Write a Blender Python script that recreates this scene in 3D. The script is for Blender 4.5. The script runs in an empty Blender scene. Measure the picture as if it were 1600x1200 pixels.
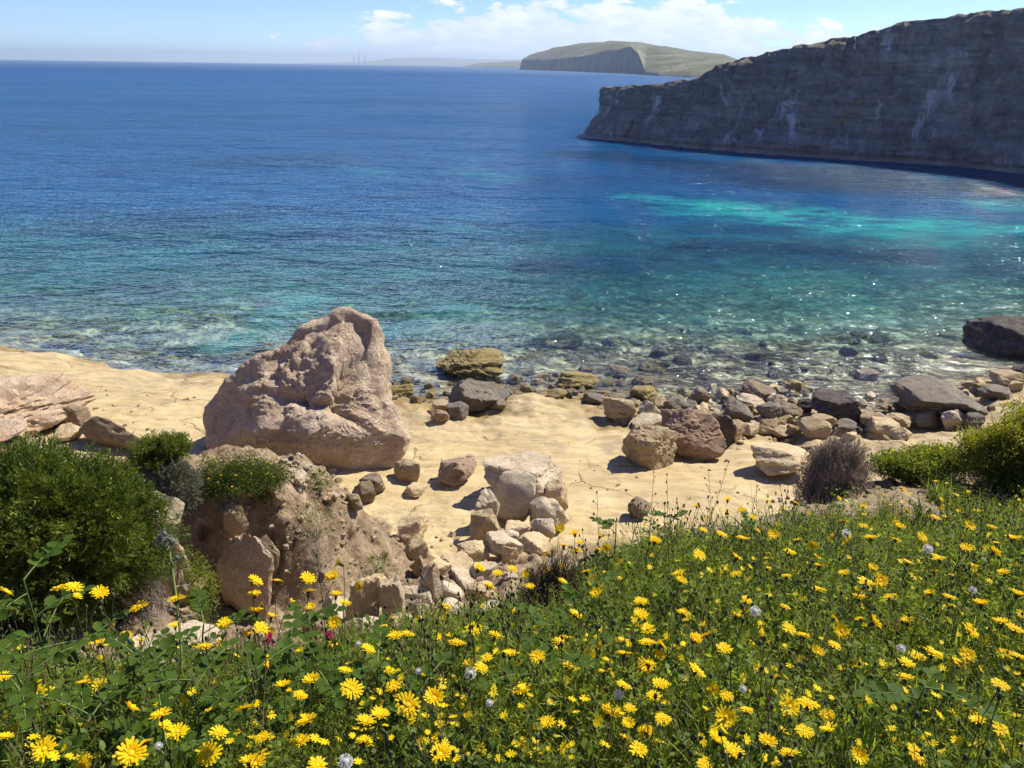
import bpy, math, random
import numpy as np
from mathutils import Vector, Matrix

# ------------------------------------------------------------------ camera
CAM = np.array([0.0, 0.0, 10.0])
F = 1202.0                       # focal length in pixels of a 1600 px wide frame
PITCH = math.radians(22.46)
ROLL = math.radians(0.786)
SUN_EL = math.radians(49.0)
SUN_AZ = math.radians(56.0)      # to the right of the view direction (+Y)
EXPOSURE = 0.70

scene = bpy.context.scene
COL = scene.collection
fwd = np.array([0, math.cos(PITCH), -math.sin(PITCH)])
right0 = np.array([1.0, 0, 0])
up0 = np.array([0, math.sin(PITCH), math.cos(PITCH)])
right = math.cos(ROLL) * right0 + math.sin(ROLL) * up0
up = -math.sin(ROLL) * right0 + math.cos(ROLL) * up0

camd = bpy.data.cameras.new('camera')
camd.sensor_width = 36.0
camd.lens = F / 1600.0 * 36.0
camd.clip_start = 0.05
camd.clip_end = 60000.0
cam = bpy.data.objects.new('camera', camd)
COL.objects.link(cam)
m = Matrix.Identity(4)
for i in range(3):
    m[i][0], m[i][1], m[i][2], m[i][3] = right[i], up[i], -fwd[i], CAM[i]
cam.matrix_world = m
scene.camera = cam

# ------------------------------------------------------------------ sky, sun, exposure
world = bpy.data.worlds.new('World')
scene.world = world
world.use_nodes = True
wn, wl = world.node_tree.nodes, world.node_tree.links
wn.clear()


def wnode(t, **kw):
    n = wn.new(t)
    for k, v in kw.items():
        setattr(n, k, v)
    return n


sky = wnode('ShaderNodeTexSky', sky_type='NISHITA', sun_disc=False)
sky.sun_elevation = SUN_EL
sky.sun_rotation = SUN_AZ
sky.altitude = 0.0
sky.air_density = 0.7
sky.dust_density = 0.0
sky.ozone_density = 4.0
geo = wnode('ShaderNodeTexCoord')
sep = wnode('ShaderNodeSeparateXYZ')
wl.new(geo.outputs['Generated'], sep.inputs[0])


def wmath(op, a, b=None, c=None, clamp=False):
    n = wnode('ShaderNodeMath', operation=op, use_clamp=clamp)
    for i, v in enumerate((a, b, c)):
        if v is None:
            continue
        if isinstance(v, (int, float)):
            n.inputs[i].default_value = v
        else:
            wl.new(v, n.inputs[i])
    return n.outputs[0]


# clouds: a bank of fair-weather cumulus low over the horizon all the way round
az = wmath('ARCTAN2', sep.outputs[0], sep.outputs[1])
el = wmath('ARCSINE', sep.outputs[2])
cvec = wnode('ShaderNodeCombineXYZ')
wl.new(wmath('MULTIPLY', az, 17.0), cvec.inputs[0])
wl.new(wmath('MULTIPLY', el, 46.0), cvec.inputs[1])
cvec.inputs[2].default_value = 3.7
cn = wnode('ShaderNodeTexNoise')
cn.inputs['Scale'].default_value = 1.5
cn.inputs['Detail'].default_value = 9.0
cn.inputs['Roughness'].default_value = 0.56
wl.new(cvec.outputs[0], cn.inputs['Vector'])
cvec2 = wnode('ShaderNodeCombineXYZ')
wl.new(wmath('MULTIPLY', az, 2.1), cvec2.inputs[0])
cvec2.inputs[1].default_value = 1.3
cn2 = wnode('ShaderNodeTexNoise')
cn2.inputs['Scale'].default_value = 1.0
cn2.inputs['Detail'].default_value = 2.0
wl.new(cvec2.outputs[0], cn2.inputs['Vector'])
# height of the cloud tops varies with azimuth; the amount thins out upward
bank = wmath('COSINE', wmath('MULTIPLY', wmath('SUBTRACT', az, math.radians(5.0)), 4.6))
bank = wmath('MULTIPLY_ADD', bank, 0.36, wmath('MULTIPLY', cn2.outputs[0], 0.16))
dens = wmath('ADD', cn.outputs[0], bank)
dens = wmath('SUBTRACT', dens, wmath('MULTIPLY', wmath('MAXIMUM', el, 0.0), 6.4))
mr = wnode('ShaderNodeMapRange', interpolation_type='SMOOTHSTEP')
mr.inputs['From Min'].default_value = 0.45
mr.inputs['From Max'].default_value = 0.53
wl.new(dens, mr.inputs['Value'])
base_fade = wnode('ShaderNodeMapRange', interpolation_type='SMOOTHSTEP')
base_fade.inputs['From Min'].default_value = -0.01
base_fade.inputs['From Max'].default_value = 0.035
wl.new(el, base_fade.inputs['Value'])
cover = wmath('MULTIPLY', mr.outputs[0], wmath('MULTIPLY_ADD', base_fade.outputs[0], 0.42, 0.52), clamp=True)
shade = wnode('ShaderNodeValToRGB')
shade.color_ramp.elements[0].position = 0.45
shade.color_ramp.elements[0].color = (0.66, 0.74, 0.84, 1)
shade.color_ramp.elements[1].position = 0.72
shade.color_ramp.elements[1].color = (0.93, 0.95, 0.97, 1)
wl.new(cn.outputs[0], shade.inputs[0])
bg_sky = wnode('ShaderNodeBackground')
bg_sky.inputs['Strength'].default_value = 0.098
hue = wnode('ShaderNodeHueSaturation')
hue.inputs['Saturation'].default_value = 1.08
hue.inputs['Hue'].default_value = 0.52
wl.new(sky.outputs[0], hue.inputs['Color'])
tintn = wnode('ShaderNodeMix', data_type='RGBA', blend_type='MULTIPLY')
tintn.inputs[0].default_value = 1.0
tintn.inputs[7].default_value = (0.84, 0.97, 1.12, 1)
wl.new(hue.outputs[0], tintn.inputs[6])
wl.new(tintn.outputs[2], bg_sky.inputs[0])
bg_cl = wnode('ShaderNodeBackground')
bg_cl.inputs['Strength'].default_value = 0.80
wl.new(shade.outputs[0], bg_cl.inputs[0])
wmix = wnode('ShaderNodeMixShader')
wl.new(cover, wmix.inputs[0])
wl.new(bg_sky.outputs[0], wmix.inputs[1])
wl.new(bg_cl.outputs[0], wmix.inputs[2])
wout = wnode('ShaderNodeOutputWorld')
wl.new(wmix.outputs[0], wout.inputs[0])

sund = bpy.data.lights.new('sun', 'SUN')
sund.energy = 4.9
sund.angle = math.radians(0.53)
sund.color = (1.0, 0.93, 0.80)
sun = bpy.data.objects.new('sun', sund)
COL.objects.link(sun)
sdir = Vector((math.sin(SUN_AZ) * math.cos(SUN_EL), math.cos(SUN_AZ) * math.cos(SUN_EL), math.sin(SUN_EL)))
sun.rotation_euler = (-sdir).to_track_quat('-Z', 'Y').to_euler()
sun.location = (30, 20, 40)

vs = scene.view_settings
vs.view_transform = 'Standard'
vs.look = 'None'
vs.exposure = EXPOSURE
vs.gamma = 1.0
vs.use_curve_mapping = False
cy = scene.cycles
cy.max_bounces = 8
cy.diffuse_bounces = 3
cy.glossy_bounces = 3
cy.transmission_bounces = 3
cy.transparent_max_bounces = 8
cy.volume_bounces = 0
cy.sample_clamp_indirect = 6.0
cy.use_denoising = True
cy.use_adaptive_sampling = True
cy.adaptive_threshold = 0.02

# ------------------------------------------------------------------ helpers
RNG = np.random.default_rng(7)
random.seed(7)


def ray(px, py):
    d = fwd + (px - 800.0) / F * right + (600.0 - py) / F * up
    return d / np.linalg.norm(d)


def at_z(px, py, z):
    d = ray(px, py)
    return CAM + d * ((z - CAM[2]) / d[2])


def at_y(px, py, y):
    d = ray(px, py)
    return CAM + d * (y / d[1])


def project(P):
    P = np.asarray(P, float) - CAM
    zc = P @ fwd
    return 800 + F * (P @ right) / zc, 600 - F * (P @ up) / zc, zc


# vectorised gradient noise
_perm = np.random.default_rng(11).permutation(256)
_perm = np.concatenate([_perm, _perm, _perm])
_g = np.random.default_rng(12).normal(size=(256, 3))
_g /= np.linalg.norm(_g, axis=1)[:, None]


def pnoise(P):
    P = np.asarray(P, float)
    i = np.floor(P).astype(np.int64)
    f = P - i
    i &= 255
    u = f * f * f * (f * (f * 6 - 15) + 10)
    out = 0
    for dx in (0, 1):
        wx = u[:, 0] if dx else 1 - u[:, 0]
        for dy in (0, 1):
            wy = u[:, 1] if dy else 1 - u[:, 1]
            for dz in (0, 1):
                wz = u[:, 2] if dz else 1 - u[:, 2]
                h = _perm[_perm[_perm[(i[:, 0] + dx) & 255] + ((i[:, 1] + dy) & 255)] + ((i[:, 2] + dz) & 255)]
                g = _g[h]
                d = f - np.array([dx, dy, dz])
                out = out + wx * wy * wz * (g * d).sum(1)
    return out * 1.5


def fbm(P, octaves=5, rough=0.5, lac=2.03, ridged=False):
    P = np.asarray(P, float)
    a, s, t = 1.0, 0.0, 0.0
    for k in range(octaves):
        n = pnoise(P + 17.3 * k)
        s = s + a * ((1 - 2 * np.abs(n)) if ridged else n)
        t += a
        a *= rough
        P = P * lac
    return s / t


def worley(P, seed=0):
    P = np.asarray(P, float)
    i = np.floor(P).astype(np.int64)
    f = P - i
    best = np.full(len(P), 9.0)
    rnd = np.random.default_rng(100 + seed).random((256, 3))
    for dx in (-1, 0, 1):
        for dy in (-1, 0, 1):
            for dz in (-1, 0, 1):
                h = _perm[_perm[_perm[(i[:, 0] + dx) & 255] + ((i[:, 1] + dy) & 255)] + ((i[:, 2] + dz) & 255)]
                d = ((rnd[h] + np.array([dx, dy, dz]) - f) ** 2).sum(1)
                best = np.minimum(best, d)
    return np.sqrt(best)


def sstep(a, b, x):
    t = np.clip((x - a) / (b - a), 0, 1)
    return t * t * (3 - 2 * t)


def new_mesh(name, verts, faces, mat=None, smooth=True, matidx=None):
    """verts (n,3); faces: array (m,k) of one k, or a list of lists"""
    me = bpy.data.meshes.new(name)
    verts = np.asarray(verts, np.float32)
    if isinstance(faces, np.ndarray):
        k = faces.shape[1]
        nl = faces.size
        me.vertices.add(len(verts))
        me.vertices.foreach_set('co', verts.ravel())
        me.loops.add(nl)
        me.loops.foreach_set('vertex_index', faces.ravel().astype(np.int32))
        me.polygons.add(len(faces))
        me.polygons.foreach_set('loop_start', np.arange(0, nl, k, dtype=np.int32))
        me.polygons.foreach_set('loop_total', np.full(len(faces), k, np.int32))
    else:
        me.from_pydata(verts.tolist(), [], faces)
    if matidx is not None:
        me.polygons.foreach_set('material_index', np.asarray(matidx, np.int32))
    me.update(calc_edges=True)
    me.polygons.foreach_set('use_smooth', np.full(len(me.polygons), smooth))
    for mm in (mat if isinstance(mat, (list, tuple)) else [mat]):
        if mm is not None:
            me.materials.append(mm)
    return me


def float_attr(me, name, vals):
    a = me.attributes.new(name, 'FLOAT', 'POINT')
    a.data.foreach_set('value', np.asarray(vals, np.float32))


def link(name, me, parent=None, loc=None, rot=None, scale=None, label=None, cat=None, group=None, kind=None):
    o = bpy.data.objects.new(name, me)
    COL.objects.link(o)
    if parent is not None:
        o.parent = parent
    if loc is not None:
        o.location = tuple(float(v) for v in loc)
    if rot is not None:
        o.rotation_euler = rot
    if scale is not None:
        o.scale = (scale,) * 3 if isinstance(scale, (int, float)) else scale
    if label:
        o['label'] = label
    if cat:
        o['category'] = cat
    if group:
        o['group'] = group
    if kind:
        o['kind'] = kind
    return o


def grid_faces(nu, nv):
    a = np.arange(nu * nv).reshape(nu, nv)
    return np.stack([a[:-1, :-1], a[1:, :-1], a[1:, 1:], a[:-1, 1:]], -1).reshape(-1, 4)


# ------------------------------------------------------------------ material kit
class Mat:
    def __init__(s, name):
        s.m = bpy.data.materials.new(name)
        s.m.use_nodes = True
        s.t = s.m.node_tree
        s.n, s.l = s.t.nodes, s.t.links
        s.n.clear()
        s.out = s.n.new('ShaderNodeOutputMaterial')

    def node(s, t, ins=None, **kw):
        n = s.n.new(t)
        for k, v in kw.items():
            setattr(n, k, v)
        for k, v in (ins or {}).items():
            s.put(n.inputs[k], v)
        return n

    def put(s, sock, v):
        if isinstance(v, bpy.types.NodeSocket):
            s.l.new(v, sock)
        elif isinstance(v, (tuple, list)) and len(v) == 3 and sock.type == 'RGBA':
            sock.default_value = (*v, 1)
        else:
            sock.default_value = v

    def math(s, op, a, b=None, c=None, clamp=False):
        n = s.n.new('ShaderNodeMath')
        n.operation, n.use_clamp = op, clamp
        for i, v in enumerate((a, b, c)):
            if v is not None:
                s.put(n.inputs[i], v)
        return n.outputs[0]

    def coord(s, which='Object', scale=(1, 1, 1), loc=(0, 0, 0)):
        tc = s.node('ShaderNodeTexCoord')
        mp = s.node('ShaderNodeMapping', {'Vector': tc.outputs[which], 'Scale': scale, 'Location': loc})
        return mp.outputs[0]

    def noise(s, vec, scale, detail=5, rough=0.55, dist=0.0):
        return s.node('ShaderNodeTexNoise', {'Vector': vec, 'Scale': scale, 'Detail': detail, 'Roughness': rough, 'Distortion': dist}).outputs[0]

    def voronoi(s, vec, scale, feature='F1', out='Distance'):
        return s.node('ShaderNodeTexVoronoi', {'Vector': vec, 'Scale': scale}, feature=feature).outputs[out]

    def ramp(s, fac, stops):
        n = s.node('ShaderNodeValToRGB', {0: fac})
        e = n.color_ramp.elements
        while len(e) < len(stops):
            e.new(0.5)
        for el_, (p, c) in zip(e, stops):
            el_.position = p
            el_.color = (*c, 1) if len(c) == 3 else c
        return n.outputs[0]

    def rng(s, v, a, b, c=0.0, d=1.0, smooth=False):
        n = s.node('ShaderNodeMapRange', {'Value': v, 'From Min': a, 'From Max': b, 'To Min': c, 'To Max': d})
        if smooth:
            n.interpolation_type = 'SMOOTHSTEP'
        return n.outputs[0]

    def mix(s, fac, a, b, mode='MIX'):
        n = s.node('ShaderNodeMix', data_type='RGBA', blend_type=mode)
        s.put(n.inputs[0], fac)
        s.put(n.inputs[6], a)
        s.put(n.inputs[7], b)
        return n.outputs[2]

    def attr(s, name):
        return s.node('ShaderNodeAttribute', attribute_name=name).outputs['Fac']

    def bump(s, h, strength=0.5, dist=0.05, normal=None):
        ins = {'Height': h, 'Strength': strength, 'Distance': dist}
        if normal is not None:
            ins['Normal'] = normal
        return s.node('ShaderNodeBump', ins).outputs[0]

    def principled(s, col, rough=0.8, normal=None, spec=0.3, **kw):
        ins = {'Base Color': col, 'Roughness': rough, 'Specular IOR Level': spec}
        if normal is not None:
            ins['Normal'] = normal
        b = s.node('ShaderNodeBsdfPrincipled', ins)
        for k, v in kw.items():
            s.put(b.inputs[k], v)
        return b.outputs[0]

    def finish(s, sh):
        s.l.new(sh, s.out.inputs[0])
        return s.m


def rock_material(name, light, mid, dark, scale=1.0, stain=None, stain_amt=0.35, bump=0.6, rand=True):
    """weathered stone: three tones at three scales, pits and grain"""
    k = Mat(name)
    v = k.coord('Object')
    if rand:
        oi = k.node('ShaderNodeObjectInfo')
        v = k.node('ShaderNodeVectorMath', {0: v, 1: k.node('ShaderNodeCombineXYZ', {0: k.math('MULTIPLY', oi.outputs['Random'], 37.0), 1: k.math('MULTIPLY', oi.outputs['Random'], 11.0), 2: 0.0}).outputs[0]}, operation='ADD').outputs[0]
    n1 = k.noise(v, 1.3 * scale, 6, 0.6, 0.6)
    n2 = k.noise(v, 6.0 * scale, 8, 0.65, 0.3)
    n3 = k.noise(v, 22.0 * scale, 6, 0.75)
    c = k.ramp(n1, [(0.30, dark), (0.48, mid), (0.66, light)])
    c2 = k.ramp(n2, [(0.34, dark), (0.52, mid), (0.70, light)])
    c = k.mix(0.45, c, c2)
    if stain:
        st = k.rng(k.noise(v, 2.1 * scale, 5, 0.6, 1.0), 0.52, 0.66, 0, stain_amt, True)
        c = k.mix(st, c, stain)
    c = k.mix(k.rng(n3, 0.36, 0.58, 0.55, 0.0), c, k.mix(0.5, dark, (0.05, 0.04, 0.03)))
    c = k.mix(k.rng(n3, 0.56, 0.72, 0.0, 0.4), c, light)
    wz = k.rng(k.noise(v, 3.4 * scale, 7, 0.7, 0.4), 0.50, 0.60, 0, 0.42, True)
    c = k.mix(wz, c, k.mix(0.55, mid, (0.27, 0.245, 0.205)))
    pit = k.voronoi(v, 9.0 * scale)
    c = k.mix(k.rng(pit, 0.0, 0.16, 0.45, 0.0), c, dark)
    h = k.math('ADD', k.math('MULTIPLY', n2, 0.6), k.math('MULTIPLY', n3, 0.42))
    h = k.math('ADD', h, k.math('MULTIPLY', k.rng(pit, 0.0, 0.3), 0.22))
    nb = k.bump(h, bump, 0.10 / scale)
    return k.finish(k.principled(c, 0.88, nb, 0.25))


_ico = {}


def ico(n):
    if n not in _ico:
        import bmesh
        bm = bmesh.new()
        bmesh.ops.create_icosphere(bm, subdivisions=n, radius=1.0)
        bm.verts.ensure_lookup_table()
        V = np.array([v.co[:] for v in bm.verts])
        V /= np.linalg.norm(V, axis=1)[:, None]
        Fc = np.array([[v.index for v in f.verts] for f in bm.faces])
        bm.free()
        _ico[n] = (V, Fc)
    return _ico[n]


def rock_shape(seed, n=4, planes=14, ang=0.75, rough=0.10, pits=0.0, flat=0.0):
    """unit rock filling about [-1,1]^3: a random polyhedron with worn edges, chips and weathering"""
    r_ = np.random.default_rng(seed)
    V, Fc = ico(n)
    N = r_.normal(size=(planes, 3))
    N[:6] = np.array([[1, 0, 0], [-1, 0, 0], [0, 1, 0], [0, -1, 0], [0, 0, 1], [0, 0, -1]]) + r_.normal(size=(6, 3)) * 0.42
    N /= np.linalg.norm(N, axis=1)[:, None]
    D = r_.uniform(0.52, 0.92, len(N))
    off = r_.uniform(-50, 50, 3)
    Q = V + 0.10 * np.stack([fbm(V * 1.6 + off + i * 9, 3) for i in range(3)], 1)
    dots = Q @ N.T
    rad = np.where(dots > 0.03, D / np.maximum(dots, 0.03), 30.0)
    ang = min(1.0, ang + 0.12)
    p = 10.0 + 90.0 * max(0.0, ang - 0.5)
    poly = (np.sum(rad ** -p, 1) + 1.18 ** -p) ** (-1 / p)
    r = (1 - ang) * 0.8 + ang * poly
    r = r * (1 + rough * 1.1 * fbm(V * 1.8 + off, 3, 0.55) + rough * 0.75 * (fbm(V * 4.2 + off, 4, 0.6, ridged=True) - 0.5) + rough * 0.55 * fbm(V * 11 + off, 3, 0.65))
    # layered ledges
    st = V @ N[4] * 5 + 0.8 * fbm(V * 2 + off + 5, 3)
    r = r * (1 + 0.03 * np.tanh(3 * np.sin(st * 2.2)))
    if pits:
        w = worley(V * 4.0 + off, 1)
        r = r - pits * np.clip(0.40 - w, 0, 1) * 1.3
        w = worley(V * 9 + off, 2)
        r = r - 0.7 * pits * np.clip(0.38 - w, 0, 1)
    P = V * r[:, None]
    lo, hi = P.min(0), P.max(0)
    P = (P - (lo + hi) / 2) / ((hi - lo) / 2)
    return P, Fc
# ------------------------------------------------------------------ land: control points for the height of the shore
# types: 0 bare limestone shelf / sea floor, 1 bare earth, 2 meadow
CP = []


def cp_px(t, *pts):
    for (px, py, z) in pts:
        p = at_z(px, py, z)
        CP.append((p[0], p[1], z, t))


def cp_w(t, *pts):
    for p in pts:
        CP.append((*p, t))


# lip of the shelf along the water, and the sea floor just beyond it
cp_px(0, (-150, 540, .45), (0, 550, .45), (70, 556, .45), (120, 572, .45), (180, 581, .45), (250, 595, .42), (350, 594, .42), (460, 604, .4), (550, 618, .3))
cp_px(0, (-150, 529, -.35), (0, 538, -.35), (70, 544, -.35), (120, 558, -.35), (180, 567, -.35), (250, 580, -.35), (350, 579, -.4), (460, 585, -.35), (550, 596, -.3))
cp_px(0, (620, 628, .12), (680, 645, .12), (740, 640, .10), (790, 634, .2), (830, 627, .34), (880, 637, .26), (920, 650, .2), (960, 664, .12), (1010, 662, .06),
      (1060, 660, .06), (1150, 662, .08), (1250, 668, .1), (1330, 672, .1), (1400, 660, .1), (1480, 640, .1), (1560, 612, .1), (1640, 592, .1), (1750, 560, .1))
cp_px(0, (620, 606, -.12), (700, 606, -.15), (780, 606, -.12), (850, 608, -.12), (950, 620, -.1), (1050, 628, -.08), (1150, 632, -.08), (1250, 634, -.08), (1350, 632, -.08), (1450, 612, -.08), (1540, 590, -.1), (1640, 568, -.1))
for y_, z_ in ((572, -.35), (540, -.8), (500, -1.4), (450, -2.2), (400, -3.2), (330, -4.6)):
    for x_ in (600, 760, 920, 1080, 1240, 1400, 1560):
        cp_px(0, (x_, y_ - (x_ > 1400) * 14, z_))
for y_, z_ in ((520, -.7), (500, -1.0), (450, -2.0), (400, -3.0), (330, -4.6)):
    for x_ in (-100, 80, 260, 440):
        cp_px(0, (x_, y_, z_))
# the shelf itself
cp_px(0, (-100, 600, .7), (60, 585, .55), (100, 610, .7), (200, 640, .85), (300, 680, 1.0), (250, 622, .62), (330, 630, .65), (420, 700, .95), (520, 700, .85), (520, 760, 1.0), (620, 680, .55),
      (640, 700, .65), (640, 770, .8), (700, 680, .5), (700, 720, .7), (750, 760, .8), (800, 665, .52), (850, 700, .65), (900, 760, .8), (950, 690, .4), (1000, 740, .7),
      (1100, 740, .65), (1100, 790, .85), (1200, 750, .75), (1150, 695, .3), (1300, 725, .6), (1240, 690, .22), (1420, 690, .3), (680, 830, 1.0), (720, 862, 1.25), (0, 690, 1.2), (-100, 650, 1.0), (150, 690, 1.2))
# gully between meadow and mound
cp_px(1, (700, 900, 1.9), (640, 930, 2.8), (600, 968, 3.6), (760, 930, 2.6), (560, 1000, 4.3), (640, 1000, 4.2), (840, 900, 2.3))
cp_px(1, (300, 985, 3.6), (200, 1010, 4.2), (130, 1040, 4.8), (30, 1050, 5.2), (400, 1000, 3.7), (480, 990, 3.6))
# the earth mound: foot, face, crest, back
cp_px(1, (450, 955, 3.0), (540, 905, 2.8), (380, 940, 3.3), (330, 880, 3.7), (450, 810, 4.15), (400, 900, 3.35), (500, 850, 3.5), (360, 800, 4.4), (570, 862, 2.9),
      (300, 722, 4.95), (380, 716, 4.85), (440, 716, 4.65), (480, 722, 4.45), (520, 745, 4.05), (570, 800, 3.2), (620, 855, 2.2), (652, 890, 1.7), (250, 800, 4.6), (260, 900, 3.9))
cp_w(1, (-5.0, 10.2, 4.2), (-4.3, 10.3, 4.3), (-3.7, 10.4, 4.2), (-5.7, 10.1, 4.25), (-4.2, 11.8, 3.2), (-3.2, 11.6, 2.9), (-5.2, 12.0, 3.4), (-4.4, 13.6, 1.3), (-3.0, 13.2, 1.25), (-6.0, 13.8, 1.4), (-1.9, 12.0, 1.6), (-7.5, 14.0, 1.5), (-9, 14, 1.6))
# ground under and behind the big bush on the far left
cp_px(1, (130, 955, 4.4), (20, 950, 4.6), (210, 950, 4.1))
cp_w(1, (-6.0, 9.0, 5.0), (-7.5, 9.5, 5.2), (-9.0, 9.0, 5.6), (-9.0, 6.5, 6.2), (-7.5, 11.5, 3.6), (-6.0, 11.0, 4.0), (-12, 8, 6.5), (-12, 12, 3.6), (-16, 9, 6.8), (-16, 14, 3.0))
# meadow on which the camera stands
cp_w(2, (0, -3, 9.6), (-4, -3, 9.4), (4, -3, 9.7), (9, -3, 10.0), (0, 0, 8.74), (-1, 1, 8.48), (0, 1.0, 8.5), (1, 1, 8.55), (2, 1, 8.62), (4, 1, 8.8), (7, 1, 9.1), (-2, 0.5, 8.52), (-4, 0.5, 8.4), (-7, 1, 8.1),
     (-0.8, 1.8, 8.18), (-1.6, 1.75, 8.15), (0, 2.3, 7.95), (0.6, 3.0, 7.78), (1.3, 3.7, 7.38), (2.4, 4.5, 6.92), (4.0, 5.5, 6.56), (1.2, 2.2, 8.1), (2.4, 3.0, 7.9), (4, 3.6, 7.85), (6, 5, 7.6),
     (6.3, 7.6, 6.2), (7.4, 9.8, 5.25), (9, 6, 7.6), (9, 3, 8.7), (12, 8, 7.0), (12, 3, 9.0), (10.5, 11, 5.0), (14, 11, 6.0))
# bare earth strip at the edge of the meadow
cp_w(1, (1.0, 4.25, 7.2), (1.85, 4.85, 6.97), (2.8, 5.65, 6.66), (3.7, 6.45, 6.35), (4.6, 7.15, 6.05), (1.35, 4.45, 7.12), (2.35, 5.25, 6.82), (3.3, 6.1, 6.5), (4.1, 6.8, 6.2), (5.0, 7.5, 5.9))
# drop from the meadow to the gully, the shelf and the shore
cp_w(1, (-2.2, 3.4, 6.3), (-3.6, 3.0, 6.6), (-5.5, 3.5, 6.6), (-1.0, 3.6, 6.0), (-0.6, 5.2, 4.6), (0.4, 4.6, 6.0), (0.6, 6.5, 3.8), (1.6, 6.3, 4.6), (2.2, 8.2, 2.6), (0.8, 9.0, 2.0), (3.6, 8.0, 4.2),
     (3.4, 10.5, 1.4), (5.2, 9.6, 3.2), (5.6, 12.0, 1.1), (6.6, 10.5, 3.6), (7.6, 13.5, 1.1), (9.0, 13.0, 2.6), (10, 16, 1.0), (12.5, 15, 2.2), (14, 18.5, .9), (18, 15, 3.2), (18, 20, .9))
cp_w(0, (22, 24, .1), (30, 26, .1), (40, 30, .1), (22, 19, 1.2), (40, 22, 1.6))
cp_w(1, (30, 12, 6.5), (45, 10, 8), (22, 8, 7.5), (-24, 10, 5.5), (-40, 10, 6), (-40, 18, 1.2), (-24, 17, 1.3))
cp_w(0, (-40, 26, .4), (-26, 25, .4), (-40, 29, -.5), (-26, 27.5, -.4), (-40, 45, -3.5), (40, 50, -3.5), (40, 36, -.8))
CP = np.array(CP)


def _tps(r2):
    return 0.5 * r2 * np.log(np.maximum(r2, 1e-12))


_n = len(CP)
_K = _tps(((CP[:, None, :2] - CP[None, :, :2]) ** 2).sum(-1)) + np.eye(_n) * 0.03
_A = np.zeros((_n + 3, _n + 3))
_A[:_n, :_n] = _K
_A[:_n, _n] = 1
_A[:_n, _n + 1:] = CP[:, :2]
_A[_n:, :_n] = _A[:_n, _n:].T
_W = np.linalg.solve(_A, np.concatenate([CP[:, 2], np.zeros(3)]))


def zones(x, y):
    """soft weights of bare rock, earth, meadow"""
    x, y = np.ravel(x), np.ravel(y)
    xy = np.stack([x, y], 1)
    wob = 0.35
    j = np.stack([pnoise(np.stack([x * 1.1, y * 1.1, 0 * x + 5], 1)), pnoise(np.stack([x * 1.1, y * 1.1, 0 * x + 9], 1))], 1) * wob
    w = np.zeros((len(x), 3))
    for a in range(0, len(x), 40000):
        q = xy[a:a + 40000] + j[a:a + 40000]
        k = 1.0 / (((q[:, None] - CP[None, :, :2]) ** 2).sum(-1) + 0.02) ** 2.2
        for t in range(3):
            w[a:a + 40000, t] = k[:, CP[:, 3] == t].sum(1)
    return w / w.sum(1)[:, None]


def H0(x, y):
    x, y = np.clip(np.ravel(x).astype(float), -42, 42), np.ravel(y).astype(float)
    out = np.empty(len(x))
    for a in range(0, len(x), 40000):
        q = np.stack([x[a:a + 40000], y[a:a + 40000]], 1)
        r2 = ((q[:, None] - CP[None, :, :2]) ** 2).sum(-1)
        out[a:a + 40000] = _tps(r2) @ _W[:_n] + _W[_n] + q @ _W[_n + 1:]
    out = np.clip(out, -9, 14)
    far = sstep(48, 75, y)
    return out * (1 - far) + -7.0 * far


def height(x, y, full=False):
    """height of the finished ground, with its relief"""
    x, y = np.ravel(x).astype(float), np.ravel(y).astype(float)
    h = H0(x, y)
    w = zones(x, y)
    P = np.stack([x, y, 0 * x], 1)
    rock, earth, mead = w.T
    # worn limestone: broad swells, low risers, a crumbly lip at the water
    swell = 0.07 * fbm(P * [0.45, 0.6, 1] + 3, 3) + 0.035 * fbm(P * [1.2, 1.9, 1] + 8, 4)
    tq = fbm(P * [0.28, 0.75, 1] + 21, 5, 0.6) * 3.2
    ter = 0.10 * (np.tanh(6 * (tq - np.floor(tq) - 0.5)) * 0.5 + 0.5 - (tq - np.floor(tq))) + 0.02 * fbm(P * [1.5, 4, 1] + 22, 4, 0.6, ridged=True)
    lip = np.exp(-((h - 0.2) / 0.3) ** 2) * 0.42 * fbm(P * [0.7, 0.7, 1] + 31, 4)
    bed = sstep(-0.1, -0.5, h) * (0.28 * fbm(P * 0.8 + 41, 4) + 0.10 * fbm(P * 2.6 + 43, 3, ridged=True))
    h = h + rock * (swell + ter + lip + bed)
    # crumbling earth: clods, rills, ledges
    e = 0.20 * fbm(P * 0.9 + 51, 4, 0.55) + 0.27 * (fbm(P * 2.2 + 57, 5, 0.62, ridged=True) - 0.55) + 0.12 * fbm(P * 6 + 59, 4, 0.65) + 0.22 * (worley(np.stack([x * 1.7, y * 1.7, h * 1.7], 1) + 0.3 * fbm(P * 3, 3)[:, None], 7) - 0.5)
    steep = sstep(0, 1, earth)
    h = h + steep * e * np.where(y < 6.2, 0.45, 1.0)
    h = h + mead * 0.05 * fbm(P * 2.2 + 71, 3)
    if full:
        return h, w
    return h


def ground(x, y):
    return float(height(np.array([x]), np.array([y]))[0])


def hit(px, py, above=0.0, tmin=0.5, tmax=60.0):
    """first point along the line through a picture position that is `above` the ground"""
    d = ray(px, py)
    t = np.concatenate([np.arange(tmin, 8, 0.04), np.arange(8, tmax, 0.08)])
    P = CAM + d * t[:, None]
    g = height(P[:, 0], P[:, 1]) + above
    k = np.argmax(P[:, 2] < g)
    if P[k, 2] >= g[k]:
        k = len(t) - 1
    k = max(k, 1)
    a = (P[k - 1, 2] - g[k - 1])
    b = (P[k, 2] - g[k])
    s = a / (a - b) if a != b else 0
    return P[k - 1] + (P[k] - P[k - 1]) * s


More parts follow.
